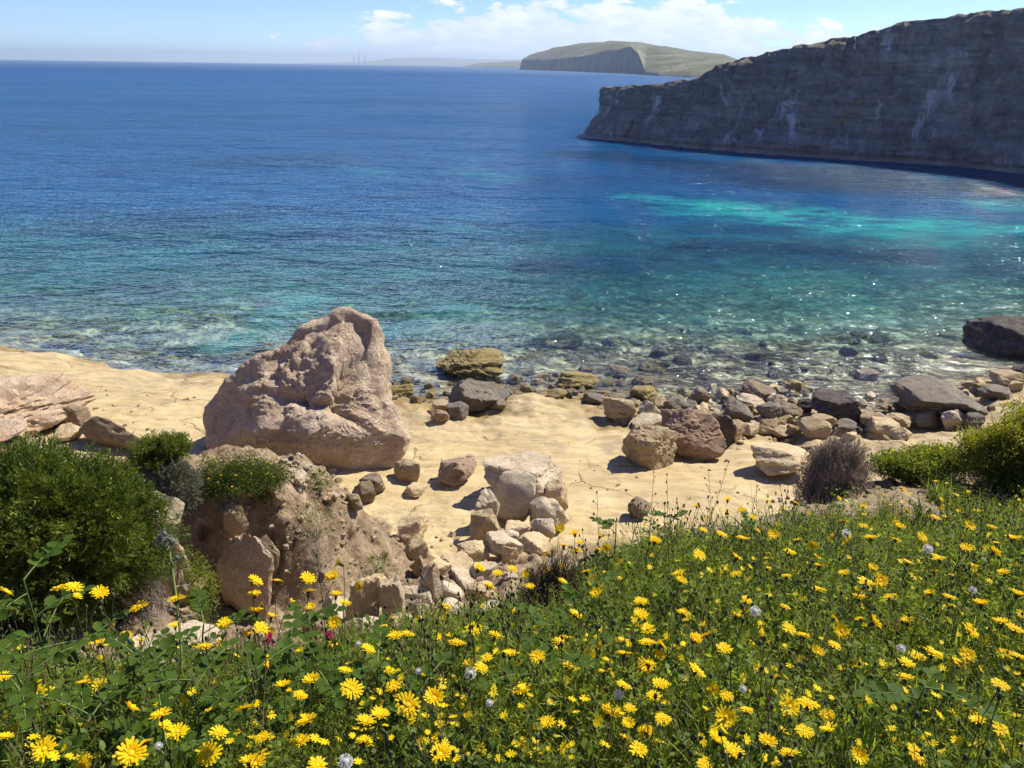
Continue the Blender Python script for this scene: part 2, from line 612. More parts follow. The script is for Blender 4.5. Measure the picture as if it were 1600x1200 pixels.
def hits(pxs, pys, above):
    return np.array([hit(a, b, c) for a, b, c in zip(pxs, pys, np.broadcast_to(above, len(pxs)))])


def axis(*segs):
    out = []
    for a, b, s in segs:
        out.append(np.arange(a, b, s))
    return np.concatenate(out)


gx = axis((-130, -42, 4.0), (-42, -18, 0.6), (-18, -6.2, 0.12), (-6.2, 1.0, 0.05), (1.0, 14, 0.09), (14, 22, 0.15), (22, 44, 0.6), (44, 132, 4.0))
gy = axis((-3.5, 6.5, 0.10), (6.5, 12.2, 0.05), (12.2, 27, 0.085), (27, 34, 0.15), (34, 60, 0.4), (60, 80, 1.0), (80, 220, 5.0))
GX, GY = np.meshgrid(gx, gy, indexing='ij')
GZ, GW = height(GX, GY, True)
_G2 = GZ.reshape(len(gx), len(gy))
_height_slow = height


def height(x, y):
    """the same ground, read from the finished grid"""
    x, y = np.ravel(x).astype(float), np.ravel(y).astype(float)
    i = np.clip(np.searchsorted(gx, x) - 1, 0, len(gx) - 2)
    j = np.clip(np.searchsorted(gy, y) - 1, 0, len(gy) - 2)
    u = np.clip((x - gx[i]) / (gx[i + 1] - gx[i]), 0, 1)
    w = np.clip((y - gy[j]) / (gy[j + 1] - gy[j]), 0, 1)
    return (_G2[i, j] * (1 - u) + _G2[i + 1, j] * u) * (1 - w) + (_G2[i, j + 1] * (1 - u) + _G2[i + 1, j + 1] * u) * w



k = Mat('shore ground')
v = k.coord('Object')
rockw, earthw, meadw = k.attr('rock'), k.attr('earth'), k.attr('meadow')
pz = k.node('ShaderNodeSeparateXYZ', {0: k.node('ShaderNodeNewGeometry').outputs['Position']}).outputs[2]
vs_ = k.coord('Object', (1, 2.4, 1))
# limestone shelf: ochre, bleached and grey-weathered areas, thin bedding streaks
s1 = k.noise(vs_, 0.32, 4, 0.6, 0.8)
s2 = k.noise(vs_, 1.7, 6, 0.65, 0.5)
s3 = k.noise(v, 14, 4, 0.7)
lime = k.ramp(s1, [(0.32, (0.38, 0.28, 0.13)), (0.50, (0.50, 0.395, 0.20)), (0.66, (0.57, 0.47, 0.275))])
lime = k.mix(0.5, lime, k.ramp(s2, [(0.32, (0.34, 0.235, 0.105)), (0.5, (0.49, 0.375, 0.19)), (0.70, (0.58, 0.48, 0.29))]))
grey = k.rng(k.noise(vs_, 0.55, 5, 0.62, 1.2), 0.44, 0.62, 0, 0.8, True)
lime = k.mix(k.math('MULTIPLY', grey, k.rng(pz, 0.95, 0.35, 0.15, 1.0)), lime, (0.27, 0.225, 0.145))
lime = k.mix(k.rng(s3, 0.35, 0.75, 0.28, 0), lime, (0.36, 0.26, 0.13))
crack = k.node('ShaderNodeTexWave', {'Vector': k.coord('Object', (0.12, 1.6, 1)), 'Scale': 0.7, 'Distortion': 5.0, 'Detail': 3.0, 'Detail Scale': 2.2}).outputs['Fac']
lime = k.mix(k.math('MULTIPLY', k.rng(crack, 0.0, 0.07, 0.45, 0), k.rng(s2, 0.45, 0.6)), lime, (0.30, 0.21, 0.10))
# ledges that follow the bedding, joints, pits
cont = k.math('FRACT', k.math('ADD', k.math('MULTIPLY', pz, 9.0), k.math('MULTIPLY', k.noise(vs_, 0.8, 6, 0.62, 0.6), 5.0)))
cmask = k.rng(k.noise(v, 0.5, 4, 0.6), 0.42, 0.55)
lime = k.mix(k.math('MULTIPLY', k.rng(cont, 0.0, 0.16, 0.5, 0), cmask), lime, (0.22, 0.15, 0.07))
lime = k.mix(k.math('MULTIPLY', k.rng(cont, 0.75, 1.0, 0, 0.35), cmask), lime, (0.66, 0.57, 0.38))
jv = k.node('ShaderNodeVectorMath', {0: k.coord('Object', (0.55, 0.9, 0.3)), 1: k.node('ShaderNodeVectorMath', {0: k.node('ShaderNodeTexNoise', {'Vector': v, 'Scale': 0.9, 'Detail': 5.0}).outputs['Color'], 1: (0.8, 0.8, 0.0)}, operation='MULTIPLY').outputs[0]}, operation='ADD').outputs[0]
jd = k.node('ShaderNodeTexVoronoi', {'Vector': jv, 'Scale': 0.55}, feature='DISTANCE_TO_EDGE').outputs['Distance']
jm = k.math('MULTIPLY', k.rng(jd, 0.0, 0.012, 1, 0), k.rng(k.noise(v, 0.7, 3), 0.45, 0.55))
lime = k.mix(k.math('MULTIPLY', jm, 0.7), lime, (0.12, 0.08, 0.04))
pt = k.voronoi(v, 5.5)
pm = k.math('MULTIPLY', k.rng(pt, 0.05, 0.20, 1, 0), k.rng(k.noise(v, 0.9, 4), 0.50, 0.60))
lime = k.mix(k.math('MULTIPLY', pm, 0.5), lime, (0.20, 0.14, 0.07))
# wet and algae-brown near the waterline, mottled stones on the sea floor
wet = k.rng(pz, 0.42, 0.10, 0, 1, True)
wetn = k.math('MULTIPLY', wet, k.rng(k.noise(v, 1.8, 4), 0.3, 0.6, 0.45, 1.0))
lime = k.mix(wetn, lime, (0.24, 0.165, 0.055))
b1 = k.noise(k.coord('Object', (0.8, 1.1, 1)), 0.55, 6, 0.62, 1.0)
bv = k.node('ShaderNodeVectorMath', {0: k.coord('Object', (1, 1.15, 0.2)), 1: k.node('ShaderNodeVectorMath', {0: k.node('ShaderNodeTexNoise', {'Vector': v, 'Scale': 1.4, 'Detail': 3.0}).outputs['Color'], 1: (0.55, 0.55, 0.0)}, operation='MULTIPLY').outputs[0]}, operation='ADD').outputs[0]
vb1 = k.node('ShaderNodeTexVoronoi', {'Vector': bv, 'Scale': 1.25, 'Randomness': 1.0})
vb2 = k.node('ShaderNodeTexVoronoi', {'Vector': bv, 'Scale': 3.1, 'Randomness': 1.0})
b2 = vb1.outputs['Distance']
br = k.node('ShaderNodeSeparateColor', {0: vb1.outputs['Color']}).outputs[0]
br2 = k.node('ShaderNodeSeparateColor', {0: vb2.outputs['Color']}).outputs[1]
b1 = k.math('ADD', k.math('MULTIPLY', b1, 0.5), k.math('ADD', k.math('MULTIPLY', br, 0.30), k.math('MULTIPLY', br2, 0.22)))
bed = k.ramp(b1, [(0.34, (0.10, 0.085, 0.05)), (0.45, (0.25, 0.21, 0.12)), (0.56, (0.43, 0.385, 0.25)), (0.72, (0.62, 0.58, 0.44))])
bed = k.mix(k.rng(b2, 0.36, 0.62, 0.0, 0.6), bed, (0.06, 0.05, 0.03))
lime = k.mix(k.rng(pz, 0.02, -0.18, 0, 1, True), lime, bed)
# earth
e1 = k.noise(v, 2.3, 5, 0.65, 0.6)
e2 = k.noise(v, 17, 4, 0.72)
earthc = k.ramp(e1, [(0.32, (0.15, 0.10, 0.055)), (0.5, (0.29, 0.21, 0.125)), (0.66, (0.48, 0.38, 0.25))])
earthc = k.mix(k.rng(e2, 0.32, 0.7, 0.6, 0), earthc, (0.11, 0.075, 0.045))
gv = k.voronoi(v, 16)
gn = k.noise(v, 5.0, 3)
gmask = k.math('MULTIPLY', k.rng(gv, 0.34, 0.2, 0, 0.5), k.rng(gn, 0.54, 0.62))
earthc = k.mix(gmask, earthc, (0.55, 0.46, 0.34))
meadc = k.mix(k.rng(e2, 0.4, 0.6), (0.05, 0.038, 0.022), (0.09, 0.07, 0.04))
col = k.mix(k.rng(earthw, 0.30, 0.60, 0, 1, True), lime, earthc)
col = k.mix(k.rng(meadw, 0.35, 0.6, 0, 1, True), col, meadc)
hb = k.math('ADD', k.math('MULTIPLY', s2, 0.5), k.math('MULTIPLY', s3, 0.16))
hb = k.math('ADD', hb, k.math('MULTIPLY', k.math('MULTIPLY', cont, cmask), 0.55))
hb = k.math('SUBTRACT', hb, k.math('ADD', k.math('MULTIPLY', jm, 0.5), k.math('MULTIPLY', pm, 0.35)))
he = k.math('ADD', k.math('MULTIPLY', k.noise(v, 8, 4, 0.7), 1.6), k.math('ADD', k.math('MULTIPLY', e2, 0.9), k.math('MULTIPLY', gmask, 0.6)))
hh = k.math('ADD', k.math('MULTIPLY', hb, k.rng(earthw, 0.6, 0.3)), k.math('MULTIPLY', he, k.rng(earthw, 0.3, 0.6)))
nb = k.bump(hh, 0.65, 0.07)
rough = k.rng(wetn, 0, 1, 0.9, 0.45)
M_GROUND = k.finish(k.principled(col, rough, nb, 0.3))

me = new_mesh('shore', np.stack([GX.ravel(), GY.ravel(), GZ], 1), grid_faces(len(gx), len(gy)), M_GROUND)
for i, nm in enumerate(('rock', 'earth', 'meadow')):
    float_attr(me, nm, GW[:, i])
link('shore_terrain', me, kind='structure', label='ochre limestone shelf, earth bank and slope above the sea')

# ------------------------------------------------------------------ sea
def geom(a, b, s, g):
    out = [a]
    while out[-1] < b:
        out.append(out[-1] + s)
        s *= g
    return np.array(out)


yy = np.concatenate([axis((9, 34, 0.25)), geom(34, 15000, 0.25, 1.035)])
xr = geom(0, 15000, 0.30, 1.03)
xx = np.concatenate([-xr[:0:-1], xr])
SX, SY = np.meshgrid(xx, yy, indexing='ij')
ok = (np.abs(SX) < 125) & (SY < 79)
dep = np.full(SX.shape, 7.0)
dep[ok] = -height(SX[ok], SY[ok])
edge = 0.0 * SX
dep = np.where(ok, dep * (1 - edge) + np.maximum(dep, 5.0) * edge, dep)
# pale sandy floor patches
P2 = np.stack([SX.ravel(), SY.ravel(), 0 * SX.ravel()], 1)
sand = np.zeros(SX.size)


def patch(pa, pb, wid, amt, nsc):
    a, b = at_z(*pa, 0)[:2], at_z(*pb, 0)[:2]
    ab = b - a
    t = np.clip(((P2[:, :2] - a) @ ab) / (ab @ ab), 0, 1)
    d = np.linalg.norm(P2[:, :2] - (a + t[:, None] * ab), axis=1)
    d = d + wid * 1.7 * fbm(P2 * [nsc, nsc * 1.8, 1] + 5 * wid, 5, 0.6)
    return amt * sstep(wid * 1.35, wid * 0.35, d)


for args in (((1010, 312), (1130, 322), 2.2, 0.7, 0.15), ((1130, 326), (1330, 342), 4.6, 1.0, 0.12), ((1330, 345), (1640, 362), 5.0, 0.9, 0.10), ((1560, 320), (1680, 322), 4, 0.6, 0.12),
             ((545, 265), (585, 270), 3, 0.28, 0.08), ((745, 270), (795, 278), 3, 0.2, 0.08),
             ((360, 536), (470, 470), 1.2, 1.0, 0.5), ((610, 520), (700, 490), 1.3, 0.9, 0.5), ((180, 480), (260, 500), 0.8, 0.4, 0.5), ((100, 430), (300, 390), 2.2, 0.3, 0.25),
             ((1050, 500), (1250, 520), 1.2, 0.3, 0.3), ((1300, 480), (1500, 520), 1.5, 0.3, 0.3)):
    sand = np.maximum(sand, patch(*args))

sand = sand.copy()
weed = np.zeros(SX.size)  # dark beds of weed; by the cliff also its reflection and shade, painted in
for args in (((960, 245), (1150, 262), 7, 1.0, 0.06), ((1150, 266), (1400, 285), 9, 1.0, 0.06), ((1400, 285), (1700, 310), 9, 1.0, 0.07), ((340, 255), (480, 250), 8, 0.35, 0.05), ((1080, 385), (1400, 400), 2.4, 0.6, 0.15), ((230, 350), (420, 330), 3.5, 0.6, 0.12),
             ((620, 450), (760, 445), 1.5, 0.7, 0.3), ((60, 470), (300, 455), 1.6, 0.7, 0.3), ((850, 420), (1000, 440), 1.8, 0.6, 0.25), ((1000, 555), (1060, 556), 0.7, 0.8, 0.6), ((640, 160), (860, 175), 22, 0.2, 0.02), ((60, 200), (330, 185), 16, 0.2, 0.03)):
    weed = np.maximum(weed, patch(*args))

k = Mat('sea water')
dp, sd = k.attr('depth'), k.attr('sand')
v = k.coord('Object')
vw = k.node('ShaderNodeMapping', {'Vector': k.node('ShaderNodeTexCoord').outputs['Object'], 'Rotation': (0, 0, math.radians(12)), 'Scale': (0.55, 1.0, 1.0)}).outputs[0]
w0 = k.noise(vw, 0.075, 1, 0.55, 0.3)
w1 = k.noise(vw, 0.28, 2, 0.55, 0.4)
w2 = k.noise(vw, 1.15, 3, 0.6, 0.5)
w3 = k.noise(vw, 4.2, 2, 0.6, 0.3)
wh = k.math('ADD', k.math('ADD', k.math('MULTIPLY', w0, 2.4), k.math('MULTIPLY', w1, 1.5)), k.math('ADD', k.math('MULTIPLY', w2, k.rng(dp, 0.3, 2.5, 0.36, 0.74)), k.math('MULTIPLY', w3, k.rng(dp, 1.5, 0.2, 0.20, 0.19))))
nb = k.bump(wh, 1.0, 1.0)
# body colour: turquoise over pale sand, blue-green over weed and rock, deep blue offshore
d1 = k.math('ADD', dp, k.rng(k.noise(k.coord('Object', (0.5, 0.9, 1)), 0.22, 4, 0.6, 1.0), 0.3, 0.7, -1.2, 1.2))
body = k.ramp(k.math('DIVIDE', d1, 8.0, clamp=True), [(0.0, (0.08, 0.36, 0.33)), (0.18, (0.020, 0.185, 0.225)), (0.42, (0.0015, 0.070, 0.18)), (0.75, (0.0005, 0.064, 0.175)), (1.0, (0.0005, 0.058, 0.175))])
dark = k.rng(k.noise(k.coord('Object', (0.4, 0.9, 1)), 0.12, 4, 0.6, 0.8), 0.52, 0.68, 0, 0.45, True)
body = k.mix(dark, body, (0.002, 0.022, 0.07))
mot = k.rng(k.noise(k.coord('Object', (0.6, 1.1, 1)), 0.55, 4, 0.65, 1.0), 0.47, 0.60, 0, 0.55, True)
body = k.mix(k.math('MULTIPLY', mot, k.rng(dp, 5.0, 2.5)), body, (0.006, 0.05, 0.075))
body = k.mix(k.math('MULTIPLY', k.attr('weed'), 0.85), body, (0.001, 0.026, 0.070))  # darkens over weed; below the cliff it also paints the cliff's dark reflection
sdn = k.math('MULTIPLY', sd, k.rng(k.noise(k.coord('Object', (0.45, 1.2, 1)), 0.28, 4, 0.66, 0.8), 0.38, 0.56, 0.15, 0.85, True))
body = k.mix(sdn, body, (0.02, 0.33, 0.30))
dif = k.node('ShaderNodeBsdfDiffuse', {'Color': body, 'Normal': nb}).outputs[0]
# clear near the shore, tinted with depth
tint = k.ramp(k.math('DIVIDE', dp, 2.5, clamp=True), [(0.0, (0.98, 0.99, 0.98)), (0.25, (0.82, 0.97, 0.94)), (0.6, (0.54, 0.91, 0.89)), (1.0, (0.26, 0.76, 0.79))])
tr = k.node('ShaderNodeBsdfTransparent', {'Color': tint}).outputs[0]
opq = k.rng(dp, 0.4, 3.7, 0.0, 1.0)
opq = k.math('ADD', opq, k.math('MULTIPLY', sd, 0.25), clamp=True)
under = k.node('ShaderNodeMixShader', {0: opq, 1: tr, 2: dif}).outputs[0]
# the open sea is rougher than the sheltered bay
oy = k.node('ShaderNodeSeparateXYZ', {0: v}).outputs[1]
rgh = k.rng(oy, 25, 1500, 0.05, 0.40)
gl = k.node('ShaderNodeBsdfGlossy', {'Color': (0.86, 0.95, 1.0), 'Roughness': rgh, 'Normal': nb}).outputs[0]
fr = k.node('ShaderNodeFresnel', {'IOR': 1.33, 'Normal': nb}).outputs[0]
wind = k.noise(k.coord('Object', (0.35, 1.0, 1)), 0.035, 4, 0.65, 0.6)
cap = k.math('MULTIPLY', k.rng(oy, 60, 900, 0.90, 0.26), k.rng(wind, 0.35, 0.65, 0.65, 1.25))
fr = k.math('MINIMUM', fr, cap)
M_SEA = k.finish(k.node('ShaderNodeMixShader', {0: fr, 1: under, 2: gl}).outputs[0])
me = new_mesh('sea', np.stack([SX.ravel(), SY.ravel(), 0 * SX.ravel()], 1), grid_faces(len(xx), len(yy)), M_SEA)
float_attr(me, 'depth', np.maximum(dep.ravel(), 0))
float_attr(me, 'sand', sand)
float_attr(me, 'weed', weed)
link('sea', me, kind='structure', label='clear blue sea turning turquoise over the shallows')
# ------------------------------------------------------------------ cliff across the bay
def poly_at(pts, t):
    pts = np.asarray(pts, float)
    return np.stack([np.interp(t, np.linspace(0, 1, len(pts)) if False else _cum(pts), pts[:, i]) for i in range(pts.shape[1])], 1)


def _cum(pts):
    d = np.concatenate([[0], np.cumsum(np.linalg.norm(np.diff(pts[:, :2], axis=0), axis=1))])
    return d / d[-1]


base_px = [(926, 213), (960, 218), (1000, 222), (1060, 229), (1100, 233), (1200, 241), (1300, 247), (1400, 252), (1500, 261), (1600, 271), (1700, 284)]
front = [at_z(a, b, 0)[:2] for a, b in base_px]
tip = front[0]
front += [front[-1] + (front[-1] - front[-2]) * 1.2 + np.array([3, -2]), front[-1] + (front[-1] - front[-2]) * 2.6 + np.array([12, -10])]
back = [tip + np.array([26, 85]), tip + np.array([10, 45]), tip + np.array([2.5, 14]), tip + np.array([0.3, 4])]
path = np.array(back + list(front))
top_px = [(940, 136), (955, 134.5), (1000, 131), (1058, 119.5), (1075, 109), (1092, 98), (1130, 88.0), (1185, 74.2), (1195, 72.9), (1215, 69.3), (1290, 56.8), (1330, 47.5), (1365, 34.4), (1420, 22.6), (1495, 13.2), (1520, 4), (1545, -4), (1590, -16), (1650, -30), (1750, -46)]


def top_z(px, x, y):
    """height of the cliff's top at a base point seen at picture column px"""
    py = np.interp(px, [p[0] for p in top_px], [p[1] for p in top_px])
    d = ray(px, py)
    s = math.hypot(x, y) + 2.5
    return CAM[2] + s * d[2] / math.hypot(d[0], d[1])


nu = 900
tt = np.linspace(0, 1, nu)
B = poly_at(path, tt)
# tangent and outward normal (to the left of travel is the sea on the front)
T = np.gradient(B, axis=0)
for _ in range(6):
    T[1:-1] = (T[:-2] + T[1:-1] * 2 + T[2:]) / 4
T /= np.linalg.norm(T, axis=1)[:, None]
Nn = np.stack([T[:, 1], -T[:, 0]], 1)
ztop = np.empty(nu)
for i in range(nu):
    px, _, zc = project([B[i, 0], B[i, 1], 0])
    ztop[i] = top_z(min(max(px, 940), 1750), B[i, 0], B[i, 1]) if tt[i] > _cum(path)[4] else 6.2
nv = 96
vv = np.linspace(0, 1, nv)
rows = []
zz = -1.5 + (ztop[:, None] + 1.5) * vv[None, :]
X = np.repeat(B[:, 0][:, None], nv, 1)
Y = np.repeat(B[:, 1][:, None], nv, 1)
Pn = np.stack([X.ravel(), Y.ravel(), zz.ravel()], 1)
big = fbm(Pn * [0.085, 0.085, 0.035] + 2, 4, 0.55)
but = fbm(Pn * [0.30, 0.30, 0.07] + 7, 4, 0.55, ridged=True)
strata = fbm(Pn * [0.05, 0.05, 0.62] + 13, 4, 0.6)
fine = fbm(Pn * [0.9, 0.9, 1.3] + 19, 5, 0.62)
vert = fbm(Pn * [0.55, 0.55, 0.05] + 29, 4, 0.6, ridged=True)
disp = 2.6 * big - 0.4 * np.clip(vert - 0.62, 0, 1) * 3 + 1.0 * but + 0.75 * strata + 0.85 * fine
vq = np.tile(vv, nu)
foot = 1.7 * sstep(0.40, 0.0, vq)                      # the cliff spreads at its foot
notch = -0.9 * np.exp(-((Pn[:, 2] - 0.35) / 0.35) ** 2)   # wave-cut notch
shelf = 0.35 * np.exp(-((Pn[:, 2] + 0.15) / 0.25) ** 2)
batter = -2.2 * vq ** 1.5 - 3.5 * vq * np.repeat(sstep(0.35, 0.8, tt), nv) - 0.25 * sstep(0.95, 1.0, vq)
tipw = np.repeat(np.exp(-(np.linalg.norm(B - tip, axis=1) / 9.0) ** 2), nv)
foot = foot + tipw * (0.9 * sstep(0.55, 0.05, vq) - 0.9 * np.exp(-((vq - 0.62) / 0.14) ** 2) + 0.5 * sstep(0.75, 0.95, vq))
dd = disp + foot + notch + shelf + batter
F3 = Pn.copy()
F3[:, 0] += np.repeat(Nn[:, 0], nv) * dd
F3[:, 1] += np.repeat(Nn[:, 1], nv) * dd
F3[:, 2] += 0.35 * sstep(0.8, 1, vq) * fbm(Pn * [0.5, 0.5, 0.1] + 23, 4) * 1.6
F3 = F3.reshape(nu, nv, 3)
# plateau behind the edge
nw = 30
sp = [tip + np.array([34, 84]), tip + np.array([22, 50]), tip + np.array([13, 22]), tip + np.array([11, 16])] + [f + np.array([13 + 2.0 * i, 17 + 1.2 * i]) for i, f in enumerate(front)]
S = poly_at(np.array(sp), tt)
ww = np.linspace(0, 1, nw + 1)[1:] ** 1.5
pl = np.empty((nu, nw, 3))
edgep = F3[:, -1]
for j, w_ in enumerate(ww):
    pl[:, j, :2] = edgep[:, :2] * (1 - w_) + S * w_
    q = np.stack([pl[:, j, 0], pl[:, j, 1], 0 * tt], 1)
    pl[:, j, 2] = edgep[:, 2] * (1 - w_) + (ztop - 0.6) * w_ - 0.5 * w_ + 0.35 * fbm(q * 0.3 + 3, 4) * min(1, w_ * 4)
V = np.concatenate([F3, pl], 1)
k = Mat('cliff rock')
v = k.coord('Object')
vs_ = k.coord('Object', (1, 1, 0.85))
vb = k.coord('Object', (0.25, 0.25, 2.2))
n1 = k.noise(vs_, 0.16, 7, 0.62, 0.8)
n2 = k.noise(vs_, 0.9, 8, 0.68, 0.6)
nbd = k.noise(vb, 0.5, 6, 0.6, 0.4)
c = k.ramp(n1, [(0.32, (0.13, 0.135, 0.14)), (0.5, (0.29, 0.285, 0.28)), (0.68, (0.46, 0.45, 0.43))])
c = k.mix(0.5, c, k.ramp(n2, [(0.34, (0.085, 0.088, 0.092)), (0.52, (0.30, 0.295, 0.285)), (0.72, (0.56, 0.55, 0.52))]))
c = k.mix(k.rng(nbd, 0.40, 0.60, 0.45, 0.0), c, (0.085, 0.08, 0.075))
vfr = k.noise(k.coord('Object', (1, 1, 0.10)), 0.55, 5, 0.62, 0.3)
c = k.mix(k.rng(vfr, 0.34, 0.44, 0.3, 0.0), c, (0.06, 0.058, 0.055))
c = k.mix(1.0, c, (1.06, 1.0, 0.92), 'MULTIPLY')
och = k.rng(k.noise(vs_, 0.10, 5, 0.6, 1.2), 0.56, 0.68, 0, 0.55, True)
c = k.mix(och, c, (0.34, 0.21, 0.09))
wht = k.rng(k.noise(k.coord('Object', (1, 1, 0.38), (31, 7, 2)), 0.24, 7, 0.72, 0.5), 0.55, 0.64, 0, 0.85, True)
c = k.mix(wht, c, (0.62, 0.61, 0.58))
pz = k.node('ShaderNodeSeparateXYZ', {0: k.node('ShaderNodeNewGeometry').outputs['Position']}).outputs[2]
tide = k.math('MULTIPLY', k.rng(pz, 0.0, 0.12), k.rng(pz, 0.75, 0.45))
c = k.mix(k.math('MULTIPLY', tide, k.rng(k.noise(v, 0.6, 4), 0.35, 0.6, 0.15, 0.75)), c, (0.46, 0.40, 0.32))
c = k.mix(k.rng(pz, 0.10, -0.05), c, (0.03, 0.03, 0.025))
nz = k.node('ShaderNodeSeparateXYZ', {0: k.node('ShaderNodeNewGeometry').outputs['Normal']}).outputs[2]
topm = k.math('MULTIPLY', k.rng(nz, 0.55, 0.85), k.rng(pz, 3.0, 5.0))
veg = k.ramp(k.noise(v, 0.8, 6, 0.65), [(0.38, (0.26, 0.22, 0.16)), (0.52, (0.17, 0.15, 0.10)), (0.66, (0.08, 0.08, 0.05))])
c = k.mix(topm, c, veg)
h = k.math('ADD', k.math('MULTIPLY', n2, 1.0), k.math('MULTIPLY', nbd, 0.6))
h = k.math('ADD', h, k.math('MULTIPLY', k.noise(v, 3.5, 6, 0.7), 0.3))
nb = k.bump(h, 0.8, 0.8)
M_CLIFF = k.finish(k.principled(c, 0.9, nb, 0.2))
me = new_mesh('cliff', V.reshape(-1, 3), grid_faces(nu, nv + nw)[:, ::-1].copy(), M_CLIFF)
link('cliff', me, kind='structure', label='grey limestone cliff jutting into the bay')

# ------------------------------------------------------------------ far headland and coasts
def far_material(name, grass, rockc, thresh=(0.75, 0.93), sc=0.02):
    k = Mat(name)
    v = k.coord('Object')
    n = k.noise(v, sc, 7, 0.65)
    g = k.ramp(n, [(0.35, tuple(x * 0.65 for x in grass)), (0.5, grass), (0.70, tuple(x * 0.95 for x in rockc))])
    r = k.ramp(k.noise(k.coord('Object', (1, 1, 0.4)), sc * 3, 6, 0.65), [(0.35, tuple(x * 0.55 for x in rockc)), (0.6, rockc)])
    nz = k.node('ShaderNodeSeparateXYZ', {0: k.node('ShaderNodeNewGeometry').outputs['Normal']}).outputs[2]
    c = k.mix(k.rng(nz, *thresh), r, g)
    return k.finish(k.principled(c, 0.95, None, 0.1))


def coast(name, cols, px0, px1, n, mat, label, seed, rough=1.0):
    """cols: list of (px, waterline distance, cliff height, ridge distance, ridge height)"""
    cols = np.array(cols, float)
    pxs = np.linspace(px0, px1, n)
    D, zc, Dr, zr = [np.interp(pxs, cols[:, 0], cols[:, i]) for i in (1, 2, 3, 4)]
    rows = np.concatenate([[0, 0.006, 0.012, 0.02], np.linspace(0.03, 1, 44), np.linspace(1.06, 1.6, 8)])
    V = np.empty((n, len(rows), 3))
    for i, px in enumerate(pxs):
        hx, _ = (px - 800) / F / math.cos(PITCH) * 0.92, 0
        d = ray(px, 100)
        d = d[:2] / np.linalg.norm(d[:2])
        dist = D[i] + (Dr[i] - D[i]) * rows
        V[i, :, :2] = d[None] * dist[:, None]
        prof = np.interp(rows, [0, 0.012, 0.03, 1.0, 1.6], [0, 0.55, 1.0, 1.0, 1.0])
        t = np.clip((rows - 0.03) / 0.97, 0, 1)
        z = zc[i] * prof + (zr[i] - zc[i]) * np.sin(t * math.pi / 2) ** 1.1
        z = np.where(rows > 1, z * np.interp(rows, [1, 1.6], [1, 0.1]), z)
        V[i, :, 2] = z - 2
    P = V.reshape(-1, 3)
    sc = 1.0 / (np.mean(D) * 0.05)
    nz_ = fbm(P * sc + seed, 5, 0.55)
    amt = np.tile(np.interp(rows, [0, 0.02, 0.1, 1], [0, 0.05, 0.10, 0.06]), n) * np.repeat(np.maximum(zr, zc), len(rows))
    P[:, 2] += nz_ * amt * rough
    sh = fbm(P * [sc * 2, sc * 2, 0] + seed + 9, 4) * np.repeat((Dr - D) * 0.012, len(rows)) * rough
    sh *= np.tile(np.where(rows < 0.031, 0.2, 1.0), n)
    r = P[:, :2] / np.linalg.norm(P[:, :2], axis=1)[:, None]
    P[:, :2] += r * sh[:, None]
    me = new_mesh(name, P, grid_faces(n, len(rows)), mat)
    return link(name, me, kind='structure', label=label)


M_HEAD = far_material('headland ground', (0.115, 0.12, 0.06), (0.24, 0.215, 0.175))
M_COAST = far_material('coast ground', (0.22, 0.21, 0.13), (0.38, 0.34, 0.28), sc=0.01)
coast('headland_hill', [(812, 2500, 5, 2800, 8), (816, 2480, 30, 2800, 34), (830, 2400, 30, 2750, 48), (863, 2100, 28, 2500, 62), (905, 1850, 34, 2400, 73), (950, 1650, 42, 2300, 76), (984, 1520, 47, 2200, 71), (996, 1400, 34, 2180, 70), (1008, 1250, 9, 2150, 66), (1030, 1120, 7, 2100, 60), (1080, 1020, 8, 2000, 48), (1130, 960, 8, 1900, 40), (1170, 900, 6, 1850, 22), (1230, 860, 4, 1800, 6), (1400, 800, 3, 1700, 4)],
      812, 1400, 420, M_HEAD, 'green headland with a shaded cliff behind the near cliff', 3)
coast('low_coast', [(724, 5200, 1, 5600, 4), (745, 5000, 6, 5700, 26), (775, 4900, 10, 5700, 34), (805, 4800, 12, 5700, 44), (900, 4800, 12, 5700, 44)], 724, 900, 160, M_HEAD, 'low rocky coast beyond the headland', 5, 0.6)
coast('far_coast', [(470, 12400, 2, 13000, 12), (520, 12200, 6, 13200, 26), (575, 12000, 8, 13200, 50), (620, 11900, 10, 13200, 105), (670, 11800, 14, 13200, 118), (735, 11800, 14, 13200, 105), (800, 11800, 14, 13200, 110), (1000, 11800, 14, 13200, 130)], 470, 1000, 260, M_COAST, 'faint pale coast on the horizon', 8, 0.5)

k = Mat('pale concrete')
M_CONC = k.finish(k.principled(k.ramp(k.noise(k.coord(), 0.05), [(0.3, (0.42, 0.40, 0.38)), (0.7, (0.52, 0.50, 0.48))]), 0.9))
k = Mat('chimney red band')
M_RED = k.finish(k.principled((0.45, 0.08, 0.05), 0.8))


def lathe(prof, n=16):
    prof = np.asarray(prof, float)
    a = np.linspace(0, 2 * math.pi, n, endpoint=False)
    V = np.stack([prof[:, 0][:, None] * np.cos(a), prof[:, 0][:, None] * np.sin(a), np.repeat(prof[:, 1][:, None], n, 1)], -1).reshape(-1, 3)
    Fs = []
    for i in range(len(prof) - 1):
        for j in range(n):
            Fs.append([i * n + j, i * n + (j + 1) % n, (i + 1) * n + (j + 1) % n, (i + 1) * n + j])
    return V, np.array(Fs)


